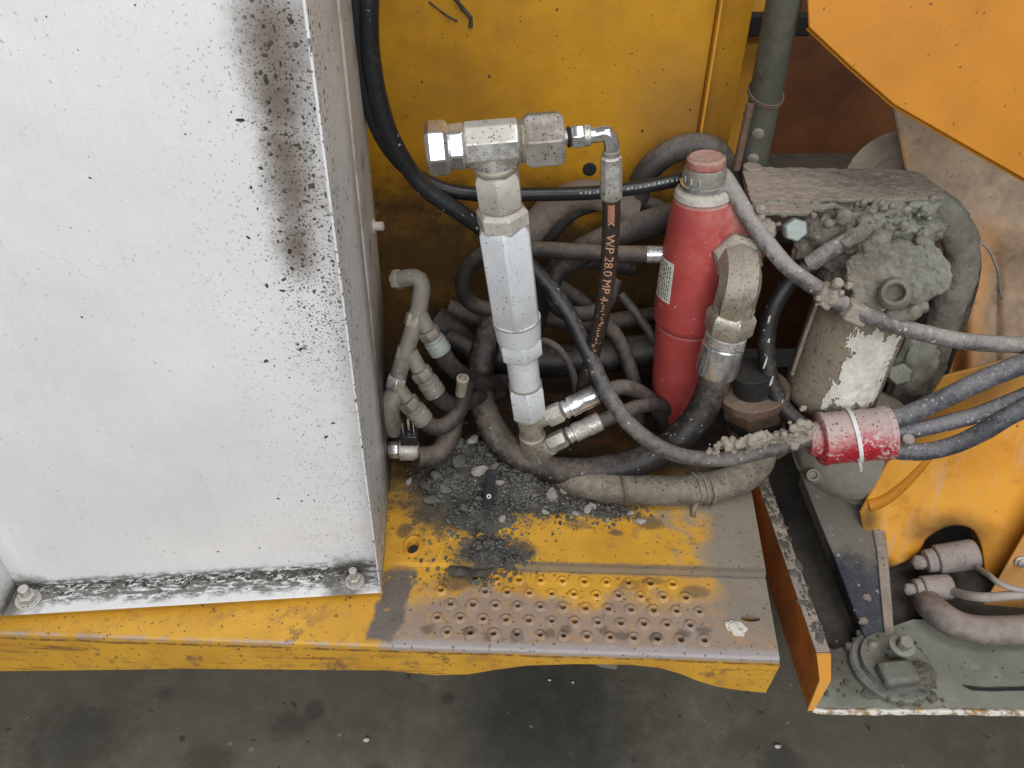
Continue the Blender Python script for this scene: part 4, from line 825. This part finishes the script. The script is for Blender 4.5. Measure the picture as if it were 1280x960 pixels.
for i in range(6):
    for j in range(4):
        bm.faces.new([bm.verts.new(on_hose(s0 + (s1 - s0) * (i + a) / 6, -.0045 + .0085 * (j + b) / 4, .01145)) for a, b in ((0, 0), (1, 0), (1, 1), (0, 1))])
obj("copper_band", bm, 'copper_stripe', wh)
bm = B()
for sg in (-1, 1): bm.faces.new([bm.verts.new(on_hose(a, b, .0117)) for a, b in ((.034, 0), (.0365, 0), (.0405, sg * .004), (.038, sg * .004))])
obj("print_mark", bm, 'ink', wh)
bm = B(); k = start + .0165 * 1.05 * 6.0
while k < .30:
    ln = R.uniform(.001, .0035); u = R.uniform(-.004, .002); bm.faces.new([bm.verts.new(on_hose(k + a * ln, u + b * R.uniform(.0015, .004), .01165)) for a, b in ((0, 0), (1, 0), (1, 1), (0, 1))]); k += ln + R.uniform(.001, .004)
obj("worn_print", bm, 'ink', wh)

# ================================================================== fittings bank on the cabinet side
bank = empty("hydraulic_manifold", P(498, 515, .86), "grimy grey branch of hydraulic fittings with three sleeves beside the white cabinet", "manifold")
main = [(500, 349, .93), (519, 347, .925), (527, 356, .92), (524, 385, .91), (512, 425, .89), (500, 462, .875), (491, 500, .862), (487, 518, .86)]
mp = at_px(main)
obj("inlet_pipe", tube(B(), mp[:4], .0125, 14), 'dark_steel', bank)
obj("main_pipe", tube(B(), mp[3:], .0125, 14), 'dark_steel', bank)
obj("inlet_nut", hexa(B(), P(503, 349, .93), P(492, 350, .935), .015), 'tan_steel', bank, bevel=.0008)
obj("foot_elbow", tube(B(), at_px([(497, 488, .868), (488, 505, .86), (487, 522, .858), (494, 536, .865)]), .0165, 14), 'dark_steel', bank)
for p_, q_, r_, m_ in (((521, 392, .908), (516, 410, .898), .0155, 'tan_steel'), ((509, 434, .888), (504, 450, .88), .0155, 'dark_steel'), ((497, 470, .872), (493, 486, .866), .0155, 'steel')):
    obj("pipe_nut", hexa(B(), P(*p_), P(*q_), r_), m_, bank, bevel=.0008)
for b0_, b1_, b2_, m_ in (((524, 392, .905), (534, 412, .90), (552, 440, .895), 'teal_steel'), ((512, 440, .885), (524, 462, .88), (545, 492, .876), 'dark_steel'), ((498, 486, .866), (508, 500, .862), (530, 526, .86), 'dark_steel')):
    obj("branch_pipe", cyl(B(), P(*b0_), P(*b1_), .0120), 'dark_steel', bank); obj("branch_nut", hexa(B(), P(*b1_), P(*b1_).lerp(P(*b2_), .35), .0165), 'dark_steel', bank, bevel=.0008); obj("branch_sleeve", ferrule(B(), P(*b1_).lerp(P(*b2_), .36), P(*b2_), .0165), m_, bank)
hose("upper black hose curling away from the green grey manifold sleeve", [(550, 437, .896), (562, 455, .90), (580, 470, .92), (605, 478, .95), (630, 478, .99)], .0135, 'rubber_dusty')
hose("middle black hose leaving the manifold behind the hose end stub", [(543, 489, .877), (556, 502, .885), (575, 505, .91), (600, 496, .95), (625, 490, .99)], .0135, 'rubber_dusty')
hose("lower grey hose from the manifold bending upward to the hose end stub", [(528, 523, .861), (540, 533, .862), (556, 532, .87), (572, 516, .885), (580, 496, .895), (582, 480, .9)], .0130, 'rubber_dusty')
st = empty("hose_end_stub", P(578, 480, .89), "small grey pipe stub with an open end beside the manifold hoses", "pipe end")
obj("stub_pipe", lathe(B(), P(576, 492, .89), P(580, 462, .88) - P(576, 492, .89), [(0, .0085), (.028, .0085), (.0285, .0095), (.036, .0095), (.037, .006), (.030, .005), (.030, .0005)], 18), 'tan_steel', st)
sw = empty("pressure_switch", P(510, 575, .83), "small pressure switch with a black socket and three upright pins near the cabinet foot", "switch")
obj("switch_nut", hexa(B(), P(486, 563, .835), P(500, 562, .835), .0135), 'bright', sw, bevel=.0008)
obj("switch_body", lathe(B(), P(499, 562, .835), P(526, 562, .835) - P(499, 562, .835), [(0, .014), (.002, .0165), (.022, .0165), (.029, .012), (.030, .004)], 24), 'steel', sw)
pc = P(512, 546, .835); obj("socket", box(B(), pc, (.026, .022, .018)), 'plastic_black', sw, bevel=.0015)
for dx, dz in ((-.008, 0), (0, .008), (.008, 0)): obj("pin", box(B(), pc + V((dx, .002 if dz else -.003, .018 + dz * .5)), (.0032 if dz else .0012, .0012 if dz else .0032, .022)), 'bright', sw)
hose("short dark grey hose elbow curving behind the pressure switch", [(520, 572, .845), (545, 568, .86), (560, 550, .88), (566, 525, .90), (570, 500, .93)], .017, 'rubber_dusty')

# ================================================================== bottom beige hose, band and rusty coupling
e, pts = hose("thick beige dusty hose with a wrapped band lying along the deck", [(688, 588, 'z.006'), (720, 601, 'z.020'), (750, 608, 'z.028'), (790, 612, 'z.031'), (850, 613, 'z.031'), (900, 606, 'z.033'), (935, 592, 'z.042'), (950, 572, 'z.065'), (948, 548, 'z.09')], .0235, 'beige_hose', wob=.06, seg=24)
for px in (868, 876, 884):
    q = PZ(px, 611, .031); q2 = PZ(px + 4, 610, .031); obj("band_wrap", lathe(B(), q, q2 - q, [(-.003, .0235), (-.002, .0262), (.002, .0265), (.003, .0235)], 24), 'beige_hose', e)
obj("band_end", tube(B(), [PZ(874, 622, .03), PZ(868, 636, .012), PZ(866, 646, .009)], .0045, 8, .3), 'beige_hose', e)
obj("tie_strap", tube(B(), at_px([(772, 590, 'z.050'), (778, 600, 'z.056'), (782, 614, 'z.052'), (784, 630, 'z.03')]), .0022, 6), 'rust_steel', e)
rc0, rc1 = P(946, 562, .885), P(942, 484, .885); rd = rc1 - rc0; RL = rd.length; rr = 38 * sc(rc0)
ru = empty("rusty_coupling", rc0, "rusty brown hex coupling between the red cylinder's foot and the black loop hose", "coupling")
obj("lower_hex", hexa(B(), rc0, rc0 + rd * .50, rr, .1), 'rust_steel', ru, bevel=.0015); obj("groove", cyl(B(), rc0 + rd * .48, rc0 + rd * .60, rr * .86), 'dark', ru); obj("upper_hex", hexa(B(), rc0 + rd * .58, rc0 + rd * .86, rr * .98, .4), 'rust_steel', ru, bevel=.0015); obj("flange", cyl(B(), rc0 + rd * .85, rc0 + rd * .97, rr * 1.06), 'rust_steel', ru)
obj("riser", cyl(B(), rc0 + rd * .96, rc0 + rd * 1.25, rr * .62), 'dark', ru)

# ================================================================== filter under the dusty bracket
bz = .43
bk = empty("dusty_bracket", PZ(1040, 240, bz), "flat bracket plate thick with tan dust above the caked filter", "bracket")
bp_ = [(927, 208), (1126, 211), (1152, 216), (1178, 236), (1181, 246), (1150, 249), (1030, 249), (1012, 266), (950, 264), (938, 250)]
bm = prism(B(), [PZ(a, b, bz) for a, b in bp_], V((0, 0, -.007))); obj("bracket_plate", bm, 'plate', bk, fuse=.0018, crag=.0035)
obj("rounded_lug", cyl(B(), PZ(940, 212, bz) + V((0, 0, -.004)), PZ(940, 212, bz) + V((0, 0, .006)), .014), 'plate', bk)
obj("bracket_web", prism(B(), [PZ(1035, 252, bz - .007), PZ(1170, 250, bz - .007), PZ(1165, 330, bz - .11), PZ(1040, 330, bz - .11)], V((0, .006, 0))), 'mud', bk)
fh = empty("caked_filter", P(1060, 430, .93), "tan filter canister with a torn white label, its head caked in grey cement", "filter")
c0, c1 = P(1034, 497, .905), P(1082, 372, .935); cdv = (c1 - c0); CLn = cdv.length; cr = 57 * sc(P(1058, 430, .92))
obj("canister", lathe(B(), c0, cdv, [(-.022, .004), (-.020, cr * .45), (-.012, cr * .8), (0, cr * .97), (.01, cr), (CLn * .5, cr * .99), (CLn - .006, cr * 1.0), (CLn, cr * .97)], 56), 'canister', fh)
obj("bottom_nut", hexa(B(), c0 - cdv.normalized() * .022, c0 - cdv.normalized() * .032, .016), 'motor', fh)
cu = cdv.normalized(); hx0 = c1
obj("filter_head", lathe(B(), c1 - cu * .004, cu, [(0, cr * 1.0), (.004, cr * 1.10), (.03, cr * 1.12), (.07, cr * 1.02), (.09, cr * .8), (.10, cr * .5)], 48), 'mud', fh, fuse=.003, crag=.009)
# flange plate of the head with a ragged crusted rim
hc = P(1120, 345, .846); hnrm = (CAM - hc).normalized(); hx_, hy_, _ = frame(hnrm)
rim = []
for i in range(40):
    t = i / 40 * 2 * math.pi; rr_ = (.048 + .010 * math.cos(2 * t + .5)) * (1 + .16 * mn.fractal(V((math.cos(t), math.sin(t), 3)) * 2.2, 1, 2, 4)); rim.append(hc + hx_ * rr_ * math.cos(t) * 1.0 + hy_ * rr_ * math.sin(t) * 1.05)
obj("head_flange", prism(B(), rim, -hnrm * .02), 'mud', fh, fuse=.0022, crag=.007)
pq = P(1119, 366, .822); pax = (hnrm + V((-.05, 0, .2))).normalized()
obj("port_ring", lathe(B(), pq - pax * .012, pax, [(0, .0215), (.010, .020), (.015, .016), (.0155, .0125), (.012, .0102), (-.008, .0098), (-.008, .0001)], 32), 'mud', fh)
obj("sticker_corner", prism(B(), [P(1092, 384, .838), P(1122, 386, .838), P(1120, 395, .838), P(1104, 391, .836)], V((0, -.001, 0))), 'plastic_white', fh)
# label round the canister
cang = toward(P(1058, 430, .92), cdv); x_, y_, _ = frame(cdv); right = 1 if (x_ * math.cos(cang + .5) + y_ * math.sin(cang + .5)).x > (x_ * math.cos(cang) + y_ * math.sin(cang)).x else -1
bm = B(); NU, NV = 54, 64; vs = {}
for i in range(NU + 1):
    for j in range(NV + 1):
        u = cang + right * (-.12 + 1.25 * i / NU); v = CLn * (.06 + .86 * j / NV); k = mn.noise(V((u * 9, v * 130, 2))) * .0009
        vs[i, j] = (u, v, cr * 1.005 + .0009 + k)
for i in range(NU):
    for j in range(NV):
        ui, vj = i / NU, j / NV; e_ = mn.fractal(V((ui * 6, vj * 7, 9)), .7, 2, 6) * .17
        if ui < .10 + e_ + max(0, .3 - vj) * .2 or ui > .95 + e_ or vj > .93 + e_ or vj < .06 + e_ * .7: continue
        f = []
        for a_, b_ in ((i, j), (i + 1, j), (i + 1, j + 1), (i, j + 1)):
            u, v, r_ = vs[a_, b_]; f.append(bm.verts.new(c0 + cu * v + (x_ * math.cos(u) + y_ * math.sin(u)) * r_))
        bm.faces.new(f)
bmesh.ops.remove_doubles(bm, verts=bm.verts, dist=1e-5); obj("torn_label", bm, 'label', fh)
obj("strap_edge", tube(B(), at_px([(1024, 372, .925), (1006, 420, .91), (990, 468, .90)]), .0030, 8), 'plate', fh)
bm = B()
for i, (px, py, yy, r_) in enumerate(((1075, 292, .955, .040), (1030, 285, .97, .028), (1110, 275, .98, .036), (1150, 288, .98, .028), (1085, 325, .925, .026), (1050, 322, .935, .028), (1150, 270, 1.0, .028), (1060, 266, .99, .026), (1150, 335, .93, .016), (1092, 300, .92, .020), (1064, 303, .92, .018), (1006, 312, .975, .020), (1100, 268, .97, .022), (1128, 288, .95, .022))): crust(bm, P(px, py, yy), (r_, r_ * .9, r_ * .85), i + 3, 4)
for i in range(70): crust(bm, P(R.uniform(1015, 1165), R.uniform(258, 335), .92 + R.random() * .05), .003 + .010 * R.random() ** 2, i, 2)
for i in range(34):
    t = R.uniform(0, 6.28); q = hc + hx_ * .052 * math.cos(t) + hy_ * .050 * math.sin(t) - hnrm * .008; crust(bm, q, .003 + .008 * R.random(), i + 9, 3)
for i in range(26): crust(bm, PZ(R.uniform(945, 1178), 258 + R.gauss(0, 4), bz - .004), (.004 + .008 * R.random(), .005, .004 + .005 * R.random()), i + 70, 3)
obj("cement_crust", bm, 'mud', fh, 60, kind='stuff', fuse=.0020, label="thick grey green cement crust heaped on the filter head")
tq = P(996, 288, .93); obj("teal_bolt", hexa(B(), tq + V((0, .02, -.006)), tq, .017), 'teal_steel', fh, bevel=.0012)
obj("inlet_hose", tube(B(), at_px([(1012, 330, .925), (1040, 312, .92), (1068, 298, .925), (1090, 290, .94)]), .0125, 16, .06), 'rubber_mud', fh)
hose("thick grey caked hose arching down behind the filter's outer side", [(1150, 248, 1.05), (1182, 268, 1.04), (1201, 305, 1.03), (1200, 345, 1.02), (1182, 392, 1.01), (1166, 440, 1.0), (1152, 490, .99), (1140, 530, .98)], .0250, 'mud', wob=.10, seg=22)
hose("second dark hose in the gap between filter and drum shell", [(1205, 290, 1.06), (1216, 330, 1.05), (1206, 380, 1.04), (1188, 430, 1.03), (1172, 480, 1.02)], .012, 'rubber_dusty', wob=.06)
ug = empty("grey_pump_body", P(1140, 470, .97), "grey green crusted pump body in the shadow behind the filter canister", "pump")
bm = B(); lump(bm, P(1140, 465, .97), (.035, .03, .07), 2, .3, 4); obj("pump_casing", bm, 'green_grey', ug); obj("pump_nut", hexa(B(), P(1128, 468, .945), P(1124, 468, .93), .018), 'green_grey', ug, bevel=.001)

# ================================================================== mud hose with clamp, black loop
e, pts = hose("dust caked hose crossing in front of the filter from red cap to frame edge", [(880, 208, 1.045), (900, 216, 1.0), (916, 238, .97), (944, 284, .93), (985, 334, .89), (1030, 366, .865), (1070, 388, .838), (1115, 405, .822), (1165, 419, .815), (1220, 428, .812), (1310, 433, .81)], .0112, 'rubber_mud', wob=.05, seg=20)
k0, k1 = P(1024, 362, .863), P(1048, 376, .856); obj("hose_clamp", lathe(B(), k0, k1 - k0, [(0, .0115), (.002, .0145), (.024, .015), (.026, .0115)], 20), 'mud_tan', e, bevel=.001)
obj("clamp_screw", hexa(B(), P(1042, 358, .848), P(1050, 352, .842), .0075), 'mud_tan', e, bevel=.0006); bm = B()
for i in range(30): crust(bm, P(1042 + R.gauss(0, 13), 374 + R.gauss(0, 9), .848), R.uniform(.002, .0052), i, 2)
obj("cement_crust", bm, 'mud_tan', e, kind='stuff', fuse=.0014)
obj("square_block", box(B(), P(1070, 390, .838), (.034, .024, .026), Matrix.Rotation(.4, 3, 'Y')), 'mud_tan', e, bevel=.003)
e, pts = hose("black scuffed loop hose bending from the filter inlet to the red connector", [(1014, 332, .925), (990, 350, .92), (968, 382, .91), (958, 425, .895), (962, 470, .875), (976, 505, .855), (1000, 530, .83), (1026, 545, .81)], .0125, 'rubber', wob=.02, seg=20)
bm = B(); lp = spline(pts)
for i in range(len(lp) // 3, len(lp) - 8, 5):
    q = lp[i]; nz = (CAM - q).normalized(); g = lump(bm, q + nz * .0118 + V((R.uniform(-.004, .004), 0, 0)), (.0010 + R.random() * .0012, .0012, .006 + R.random() * .010), i, .5, 2)
obj("plaster_scuff", bm, 'label', e, kind='stuff')

# ================================================================== red connector with white tie
g0, g1 = P(1022, 549, .80), P(1112, 541, .80); gd = g1 - g0; GL = gd.length; gr = 34 * sc(g0)
rc = empty("red_connector", g0, "red plastic cable connector crusted pale on top, held by a white zip tie", "connector")
obj("connector_shell", lathe(B(), g0, gd, [(0, gr * .86), (.003, gr * .98), (.008, gr), (.010, gr * .955), (GL - .014, gr * .95), (GL - .010, gr * 1.02), (GL - .002, gr * 1.0), (GL, gr * .8)], 40), 'red_plastic', rc)
x_, y_, a_ = frame(gd)
tm = g0 + gd * .50
tie = [tm + (x_ * math.cos(t) + y_ * math.sin(t)) * (gr * .985) + a_ * (.008 * -math.sin(t + .3)) for t in [i * 2 * math.pi / 36 for i in range(37)]]
bm = B(); fr2 = frames(tie); prev = None
for (p_, xx, yy, tt) in fr2:
    o_ = (p_ - tm); o_ = (o_ - a_ * o_.dot(a_)).normalized(); cur = [bm.verts.new(p_ + o_ * u + a_ * v) for u, v in ((-.0008, -.0028), (.0016, -.0028), (.0016, .0028), (-.0008, .0028))]
    if prev:
        for i in range(4): bm.faces.new((prev[i], prev[(i + 1) % 4], cur[(i + 1) % 4], cur[i]))
    prev = cur
obj("zip_tie", bm, 'plastic_white', rc); obj("tie_tail", tube(B(), at_px([(1073, 572, .766), (1075, 580, .768), (1076, 588, .772)]), .0026, 8), 'plastic_white', rc)
obj("back_shell", cyl(B(), g0 - gd * .14, g0 + gd * .02, gr * .55, gr * .7), 'red_plastic', rc)
obj("cable_gland", hexa(B(), P(1113, 545, .80), P(1138, 545, .80), .016), 'plug', rc, bevel=.001); obj("gland_nut", cyl(B(), P(1130, 555, .785), P(1136, 548, .775), .008), 'plug', rc)
for lb, sq, r_ in (("blue grey cable running up from behind the red connector, topmost of three", [(1096, 528, .805), (1130, 520, .80), (1170, 503, .795), (1205, 486, .79), (1245, 468, .785), (1320, 440, .78)], .0135),
                   ("middle blue grey cable of the three leaving the red connector", [(1112, 544, .795), (1160, 534, .79), (1205, 523, .785), (1245, 510, .78), (1320, 478, .775)], .0115),
                   ("lowest blue black cable of the three leaving the red connector", [(1108, 562, .785), (1150, 565, .775), (1190, 557, .77), (1230, 539, .765), (1265, 518, .76), (1330, 486, .755)], .0125)):
    hose(lb, sq, r_, 'rubber_blue', "cable", "power_cable", wob=.04, seg=20)
for px, py in ((1275, 470), (1278, 498)):
    pass

# ================================================================== sensor plugs in the dark opening
op = empty("panel_recess_shade", P(1180, 720, .95), "dark sheet standing in for shade under the arched edge of the orange body panel", "recess")
obj("recess_shade_sheet", prism(B(), [P(1080, 600, .93), P(1300, 560, .93), P(1300, 672, .88), P(1090, 672, .88)], V((0, .006, 0))), 'dark', op)  # near-black sheet paints the shade inside the hollow
def plug(lab, q, r):
    a = [P(*v) for v in q]; e = empty("sensor_plug", a[0], lab, "plug"); d = a[1] - a[0]; Ln = d.length
    obj("plug_body", lathe(B(), a[0], d, [(Ln * .36, r * .9), (Ln * .38, r), (Ln * .96, r * 1.02), (Ln, r * .9)], 28), 'plug', e); obj("plug_collar", lathe(B(), a[0], d, [(Ln * .18, r * .55), (Ln * .2, r * .78), (Ln * .34, r * .82), (Ln * .37, r * .6)], 24), 'plug', e)
    obj("plug_tip", lump(B(), a[0] + d * .10, (r * .5, r * .5, r * .5), 3, .2, 3), 'plug', e); return e
plug("upper round sensor plug, the larger of two in the dark hollow", [(1142, 704, .745), (1220, 692, .745)], .0225)
plug("lower sensor plug with a cable, the smaller of two in the dark hollow", [(1132, 737, .705), (1188, 733, .705)], .0185)
plugx = P(1166, 690, .835)
hose("thin pale wire from the upper sensor plug toward the frame edge", [(1216, 706, .735), (1235, 718, .685), (1258, 733, .655), (1320, 745, .64)], .0042, 'wire', "wire", "sensor_wire", seg=10)
hose("grey cable from the lower sensor plug running to the frame edge", [(1186, 738, .70), (1212, 745, .665), (1245, 746, .65), (1320, 738, .645)], .0068, 'wire', "cable", "sensor_cable", seg=12)
hose("broad tan hose curving through the lower corner over the tray", [(1150, 740, .72), (1170, 764, 'z-.075'), (1205, 784, 'z-.072'), (1260, 788, 'z-.072'), (1350, 780, 'z-.072')], .0205, 'rubber_tan', seg=22)

# ================================================================== rubble heap
heap = [(598, 592, 34, 16, 1.), (560, 612, 24, 14, .8), (640, 612, 38, 16, .9), (600, 645, 30, 16, .8), (612, 690, 22, 14, .65), (680, 632, 42, 10, .6), (760, 640, 30, 7, .4), (585, 570, 30, 14, 1.), (585, 715, 22, 8, .4), (640, 700, 16, 8, .45)]
def heapz(x, y):
    h = 0
    for px, py, sx, sy, k in HG: h = max(h, k * .030 * math.exp(-(((x - px) / sx) ** 2 + ((y - py) / sy) ** 2) * .6))
    return h
HG = []
for px, py, sx, sy, k in heap:
    q = PZ(px, py, RAISE); q2 = PZ(px + sx, py, RAISE); q3 = PZ(px, py - sy, RAISE); HG.append((q.x, q.y, q2.x - q.x, q3.y - q.y, k))
bm = B(); x0g, x1g, y0g, y1g, NX, NY = -.22, .24, .66, 1.0, 92, 70; vs = {}
for i in range(NX + 1):
    for j in range(NY + 1):
        X, Y = x0g + (x1g - x0g) * i / NX, y0g + (y1g - y0g) * j / NY; h = heapz(X, Y) - .0075 + .006 * mn.fractal(V((X, Y, 0)) * 60, 1, 2, 3)
        vs[i, j] = bm.verts.new((X, Y, RAISE + max(h, -.003)))
for i in range(NX):
    for j in range(NY):
        f = (vs[i, j], vs[i + 1, j], vs[i + 1, j + 1], vs[i, j + 1])
        if max(v.co.z for v in f) > RAISE: bm.faces.new(f)
bmesh.ops.delete(bm, geom=[v for v in bm.verts if not v.link_faces], context='VERTS')
tag(obj("rubble_soil", bm, 'soil', kind='stuff', loc=PZ(600, 620, RAISE)), "dark crumbled soil heaped on the yellow deck under the hoses", "soil")
protos = []
for k in range(6):
    b_ = B(); g = bmesh.ops.create_icosphere(b_, subdivisions=1, radius=1)
    for v in g['verts']: v.co = V((v.co.x, v.co.y * R.uniform(.7, .85), v.co.z * R.uniform(.45, .7))) * (1 + .5 * mn.noise(v.co * 1.3 + V((k * 9, 0, 0))))
    protos.append([(v.co.copy()) for v in b_.verts]); faces0 = [[v.index for v in f.verts] for f in b_.faces] if k else None
    if k == 0: b_.verts.index_update(); F0 = [[v.index for v in f.verts] for f in b_.faces]
    b_.free()
def grit(n_, smin, smax, mat, label, spread):
    vv, ff = [], []
    for i in range(n_):
        px, py, sx, sy, k = R.choices(heap, [h[2] * h[3] for h in heap])[0]; g = R.gauss
        q = PZ(px + g(0, sx * spread), py + g(0, sy * spread), RAISE)
        if ab(q)[1] < BC + .006 and R.random() < .5: continue
        if q.x < -.17: continue
        z_ = RAISE + max(0, heapz(q.x, q.y) - .006); s = smin + (smax - smin) * R.random() ** 3
        if ab(q)[1] < BC + .004: z_ = 0.001
        rot = Matrix.Rotation(R.uniform(0, 6.3), 3, 'Z') @ Matrix.Rotation(R.uniform(-.5, .5), 3, 'X'); o_ = len(vv)
        for p_ in protos[i % 6]: vv.append(rot @ (p_ * s) + V((q.x, q.y, z_ + s * .3)))
        ff += [[a + o_ for a in f] for f in F0]
    base = PZ(600, 620, RAISE); me = bpy.data.meshes.new("gravel"); me.from_pydata([v - base for v in vv], [], ff); me.materials.append(M[mat]); o = bpy.data.objects.new("gravel", me); COL.objects.link(o); o.location = base
    tag(o, label, "gravel", None, 'stuff')
grit(4600, .0010, .0042, 'stone', "fine dark gravel and grit strewn over the soil heap on the deck", 1.1)
grit(260, .0008, .0030, 'stone_light', "pale gravel chips sprinkled among the dark grit on the deck", 1.0)
big_st = [(592, 560, 15), (572, 566, 13), (632, 570, 11), (575, 585, 17), (600, 598, 14), (545, 598, 13), (530, 608, 12), (558, 618, 12), (510, 600, 9), (540, 625, 14), (645, 590, 10), (660, 605, 13), (625, 612, 9), (618, 592, 11), (690, 622, 15), (735, 635, 10), (742, 632, 9), (580, 610, 8), (612, 575, 9), (555, 572, 11), (668, 622, 8), (580, 640, 9), (560, 650, 8), (600, 660, 8), (628, 650, 9), (590, 690, 7), (615, 705, 7), (640, 690, 8), (665, 690, 7), (538, 580, 10), (522, 592, 8), (705, 612, 8), (655, 575, 9), (800, 650, 10), (788, 640, 8), (548, 545, 11), (720, 640, 8), (648, 635, 8), (600, 628, 10), (570, 600, 9), (625, 680, 6), (608, 725, 6), (645, 712, 5), (682, 640, 7), (760, 648, 6)]
sm = []
for k in range(6):
    b_ = B(); g = bmesh.ops.create_icosphere(b_, subdivisions=2, radius=1)
    for v in g['verts']:
        q = v.co.copy()
        for nn in range(7):                                            # chipped flats
            dn2 = V((math.sin(k * 3 + nn * 2.1), math.cos(k * 1.7 + nn * 1.3), math.sin(nn * 4.4 + k))).normalized(); ov = q.dot(dn2) - .68
            if ov > 0: q -= dn2 * ov
        v.co = V((q.x, q.y * .8, q.z * .62)) * (1 + .12 * mn.noise(q * 3 + V((k, 0, 0))))
    me = bpy.data.meshes.new("stone"); b_.to_mesh(me); b_.free(); sm.append(me)
sm2 = []
for m_ in sm:
    q = m_.copy(); q.materials.append(M['stone_light']); sm2.append(q); m_.materials.append(M['stone'])
for i, (px, py, s) in enumerate(big_st):
    q = PZ(px, py, RAISE + .006); s_m = s * .5 * sc(q) * 1.35; light = s > 8 and i % 4 == 0 or px > 680
    o = bpy.data.objects.new("stone", (sm2 if light else sm)[i % 6]); COL.objects.link(o); zz = RAISE + max(0, heapz(q.x, q.y) - .005)
    o.location = (q.x, q.y, zz + s_m * .35); o.rotation_euler = (R.uniform(-.4, .4), R.uniform(-.4, .4), R.uniform(0, 6.3)); k = R.uniform(.85, 1.15); o.scale = (s_m * k * 1.15, s_m, s_m * 1.05)
    if light: tag(o, "pale grey broken stone lying on the rubble heap", "stone", "pale stones in the rubble heap")
    else: tag(o, "dark grey broken stone lying in the rubble heap", "stone", "dark stones in the rubble heap")
cl = empty("cable_clip", PZ(611, 622, .03), "flat black plastic clip with one white eye, sticking out of the rubble", "clip")
c0_, c1_ = PZ(614, 588, .048), PZ(610, 634, .030); obj("clip_strip", prism(B(), [c0_ + V((-.008, 0, 0)), c0_ + V((.008, 0, 0)), c1_ + V((.0085, 0, 0)), c1_ + V((-.0085, 0, 0))], V((0, .001, -.003))), 'plastic_black', cl, bevel=.0008)
ce = c1_.lerp(c0_, .28) + V((0, -.0008, .0012)); obj("clip_eye", lathe(B(), ce, (0, -.6, 1), [(0, .0034), (.0014, .0034), (.0016, .0024), (.0005, .0016)], 14, caps=False), 'plastic_white', cl)
# spilled cement drop on the tread, mud bits on the floor
q = PZ(921, 787, 0); dr = B(); lump(dr, q, (.011, .010, .004), 2, .7, 3); lump(dr, q + V((-.006, .007, 0)), (.008, .006, .004), 5, .7, 3); tag(obj("cement_splat", dr, 'label', loc=q), "white cement splat on the step tread near its outer slot", "splat")
for i, (px, py, s, mt) in enumerate(((458, 762 + 160, .006, 'label'), (760, 831, .012, 'mud_tan'), (972, 933, .006, 'label'), (687, 850, .003, 'label'), (716, 853, .003, 'label'))):
    if i in (1,):
        q = PZ(757, 840, FZ + .002); continue
    q = PZ(px, py if i else 925, FZ + .003); b_ = B(); lump(b_, q, (s, s * .6, s * .5), i, .5, 2)
    tag(obj("paint_chip", b_, mt, loc=q), ["small white chip on the floor below the white cabinet", "", "white chip on the floor near the tray corner", "tiny white crumb on the floor, left of two below the tread", "tiny white crumb on the floor, right of two below the tread"][i], "chip")
rg = P(757, 834, .58); pl_ = prism(B(), [P(742, 830, .575), P(772, 832, .575), P(770, 837, .575), P(752, 834, .575)], V((0, .004, 0))); obj("torn_flap", pl_, 'plate', deck)
